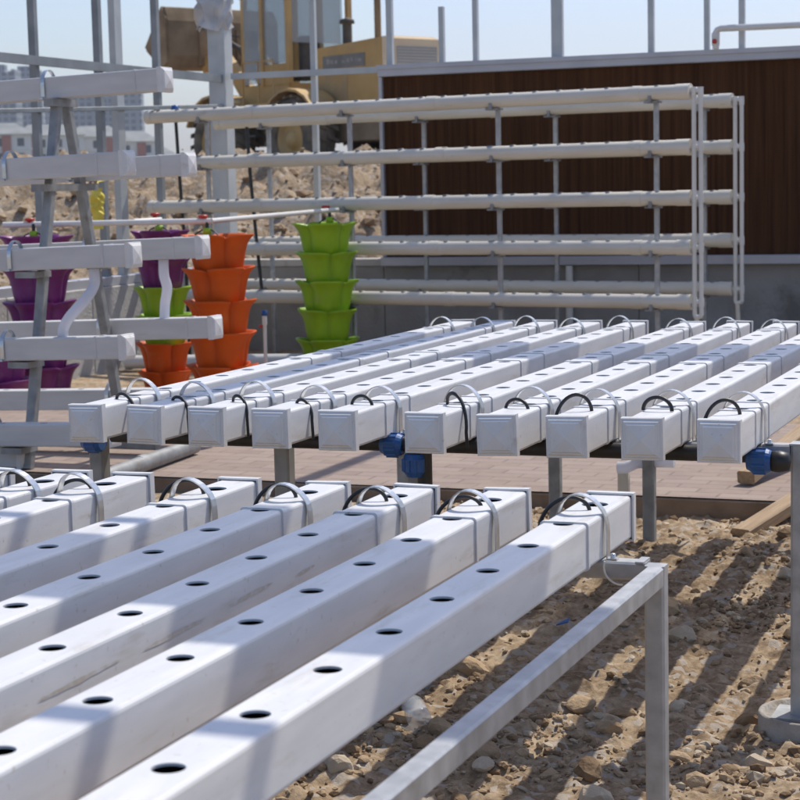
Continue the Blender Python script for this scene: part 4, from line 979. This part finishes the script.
# ------------------------------------------------------------------ far town
def far_pt(u, D): r = (u-400)/1893.8; return (D*(FD[0]+r*RD[0]), D*(FD[1]+r*RD[1]))
villa_n = [0]
def villa(u, D, w, z0, label, red):
    x, y = far_pt(u, D); o = thing('town_house', label, 'house', (x, y, z0), (0, 0, YAW+.25), 'white houses on the far slope')
    d = 9; h = 6.6
    b = MB(); b.box(-w/2, w/2, -d/2, d/2, -4, h); b.box(-w/2-.3, w/2+.3, -d/2-.3, d/2+.3, 3.15, 3.4); b.build('wall', 'villa_wall', o)
    b = MB(); e = .7; b.add([(-w/2-e, -d/2-e, h), (w/2+e, -d/2-e, h), (w/2+e, d/2+e, h), (-w/2-e, d/2+e, h), (-w/2+3, 0, h+2.6), (w/2-3, 0, h+2.6)], [(0, 1, 5, 4), (1, 2, 5), (2, 3, 4, 5), (3, 0, 4), (3, 2, 1, 0)]); b.build('roof', 'villa_roof', o)
    n = max(2, int(w/3.6))
    for k in range(n):
        xc = -w/2+w*(k+.5)/n
        for zz in (.6, 3.9):
            b = MB(); b.box(xc-.75, xc+.75, -d/2-.06, -d/2+.05, zz, zz+1.8); b.build('window', 'villa_win', o)
    b = MB(); b.box(red-1.0, red+1.0, -d/2-.5, -d/2-.01, 0, h-.3); b.build('brick_bay', 'villa_red', o)
villa(8, 430, 14, 6.6, 'white house with grey roof at the far left of the row on the slope', 1.5); villa(58, 440, 15, 6.4, 'white house with grey roof seen between the A-frame legs', -4); villa(103, 450, 13, 6.2, 'white house with grey roof and red brick bay right of the A-frame legs', 2.8); villa(143, 455, 10, 5.0, 'low white house at the right end of the row on the slope', 1)
villa(170, 520, 7, 2.5, 'small far white house beside the loader', -1)
def tower(u, D, w, d, h, label, rot):
    x, y = far_pt(u, D); o = MB().box(-w/2, w/2, -d/2, d/2, -20, h).box(-w/4, w/4, -d/4, d/4, h-.01, h+4).box(-w/2-.6, -w/2+1.2, -d/2-.6, d/2, -20, h+1.5).box(w/2-1.2, w/2+.6, -d/2-.6, d/2, -20, h+1.5).build('apartment_tower', 'tower', None, (x, y, 9))
    o.rotation_euler = (0, 0, rot); tag(o, label, 'tower block', 'tower blocks on the skyline')
tower(8, 900, 20, 14, 47, 'leftmost grey-blue tower block on the skyline', YAW); tower(38, 960, 15, 14, 50, 'second tower block from the left on the skyline', YAW+.1)
tower(90, 900, 17, 14, 37, 'tower block on the skyline just right of the A-frame top', YAW); tower(116, 930, 9, 14, 37, 'narrow tower block behind the white house row', YAW+.15); tower(139, 880, 11, 14, 38, 'rightmost tower block on the skyline', YAW+.05)
tower(66, 1050, 12, 12, 40, 'far tower block seen between the A-frame legs', YAW)
# ------------------------------------------------------------------ small things on the dirt
big = [(-.57, 4.33, .05), (-1.5, 6.35, .07), (-1.05, 5.55, .055), (-1.35, 5.95, .05), (-1.0, 6.1, .06), (-.93, 5.75, .045), (-1.9, 5.4, .06), (-1.75, 4.75, .05), (-1.28, 4.55, .05), (-1.6, 4.65, .055),
       (-1.45, 5.1, .045), (-1.1, 4.75, .04), (-.9, 4.8, .045), (-1.0, 4.55, .04), (-1.2, 5.2, .035), (-1.7, 6.9, .06), (-1.4, 7.3, .05), (-1.2, 7.0, .045), (-1.15, 7.6, .07), (-1.3, 7.75, .06), (-1.05, 7.85, .055), (-1.5, 8.0, .05), (-2.0, 5.9, .05), (-2.1, 4.9, .05)]
rg = random.Random(21)
mats3 = ('stone_a', 'stone_b', 'stone_c'); nm3 = ('tan', 'pale grey', 'dark brown')
for i in range(120):
    if i < len(big): x, y, r = big[i]
    else: x = rg.uniform(-2.4, -.35); y = 4.25+3.9*rg.random()**1.3; r = .018+.03*rg.random()**2
    k = rg.choice((0, 0, 1, 2)); v, f = rock_geo(r, rg, 1); o = MB().add(v, f).build('stone', mats3[k], None, (x, y, gz(x, y)+r*.18))
    tag(o, f'{nm3[k]} stone half buried in the dry dirt beside the front table', 'stone', f'{nm3[k]} stones on the dirt')
bo = thing('plastic_bottle', 'clear plastic bottle lying on the dirt under the rightmost front channel', 'bottle', (-1.87, 4.86, gz(-1.87, 4.86)+.035), (0, 0, .5))
MB().lathe([(0, -.11), (.03, -.11), (.034, -.10), (.034, .03), (.028, .06), (.013, .085), (.013, .10)], 20, axis='y').build('bottle', 'clear', bo)
b = MB().lathe([(.0145, .085), (.0145, .105), (0, .106)], 14, axis='y'); b.build('cap', 'blue', bo)
b = MB(); b.add([(-.02, 0, 0), (.02, .004, .012), (.018, .03, .02), (-.016, .034, .004), (-.02, 0, -.004), (.02, .004, .008), (.018, .03, .016), (-.016, .034, 0)], [(0, 1, 2, 3), (4, 7, 6, 5), (0, 4, 5, 1), (1, 5, 6, 2), (2, 6, 7, 3), (3, 7, 4, 0)])
o = b.build('plastic_scrap', 'blue', None, (-1.73, 5.86, gz(-1.73, 5.86)+.03)); tag(o, 'small blue plastic scrap on the dirt beside the side rail', 'scrap')

# ------------------------------------------------------------------ air
b = MB().box(-1700, 1700, -400, 2600, -6, 90); hz_ = b.build('haze', 'pvc'); hz_.data.materials.clear()
m = bpy.data.materials.new('thin_haze'); m.use_nodes = True; n = m.node_tree.nodes; n.remove(n['Principled BSDF'])
pvn = n.new('ShaderNodeVolumePrincipled'); pvn.inputs['Color'].default_value = (.86, .91, 1, 1); pvn.inputs['Density'].default_value = .0003
m.node_tree.links.new(pvn.outputs[0], n['Material Output'].inputs['Volume']); hz_.data.materials.append(m); tag(hz_, kind='stuff')
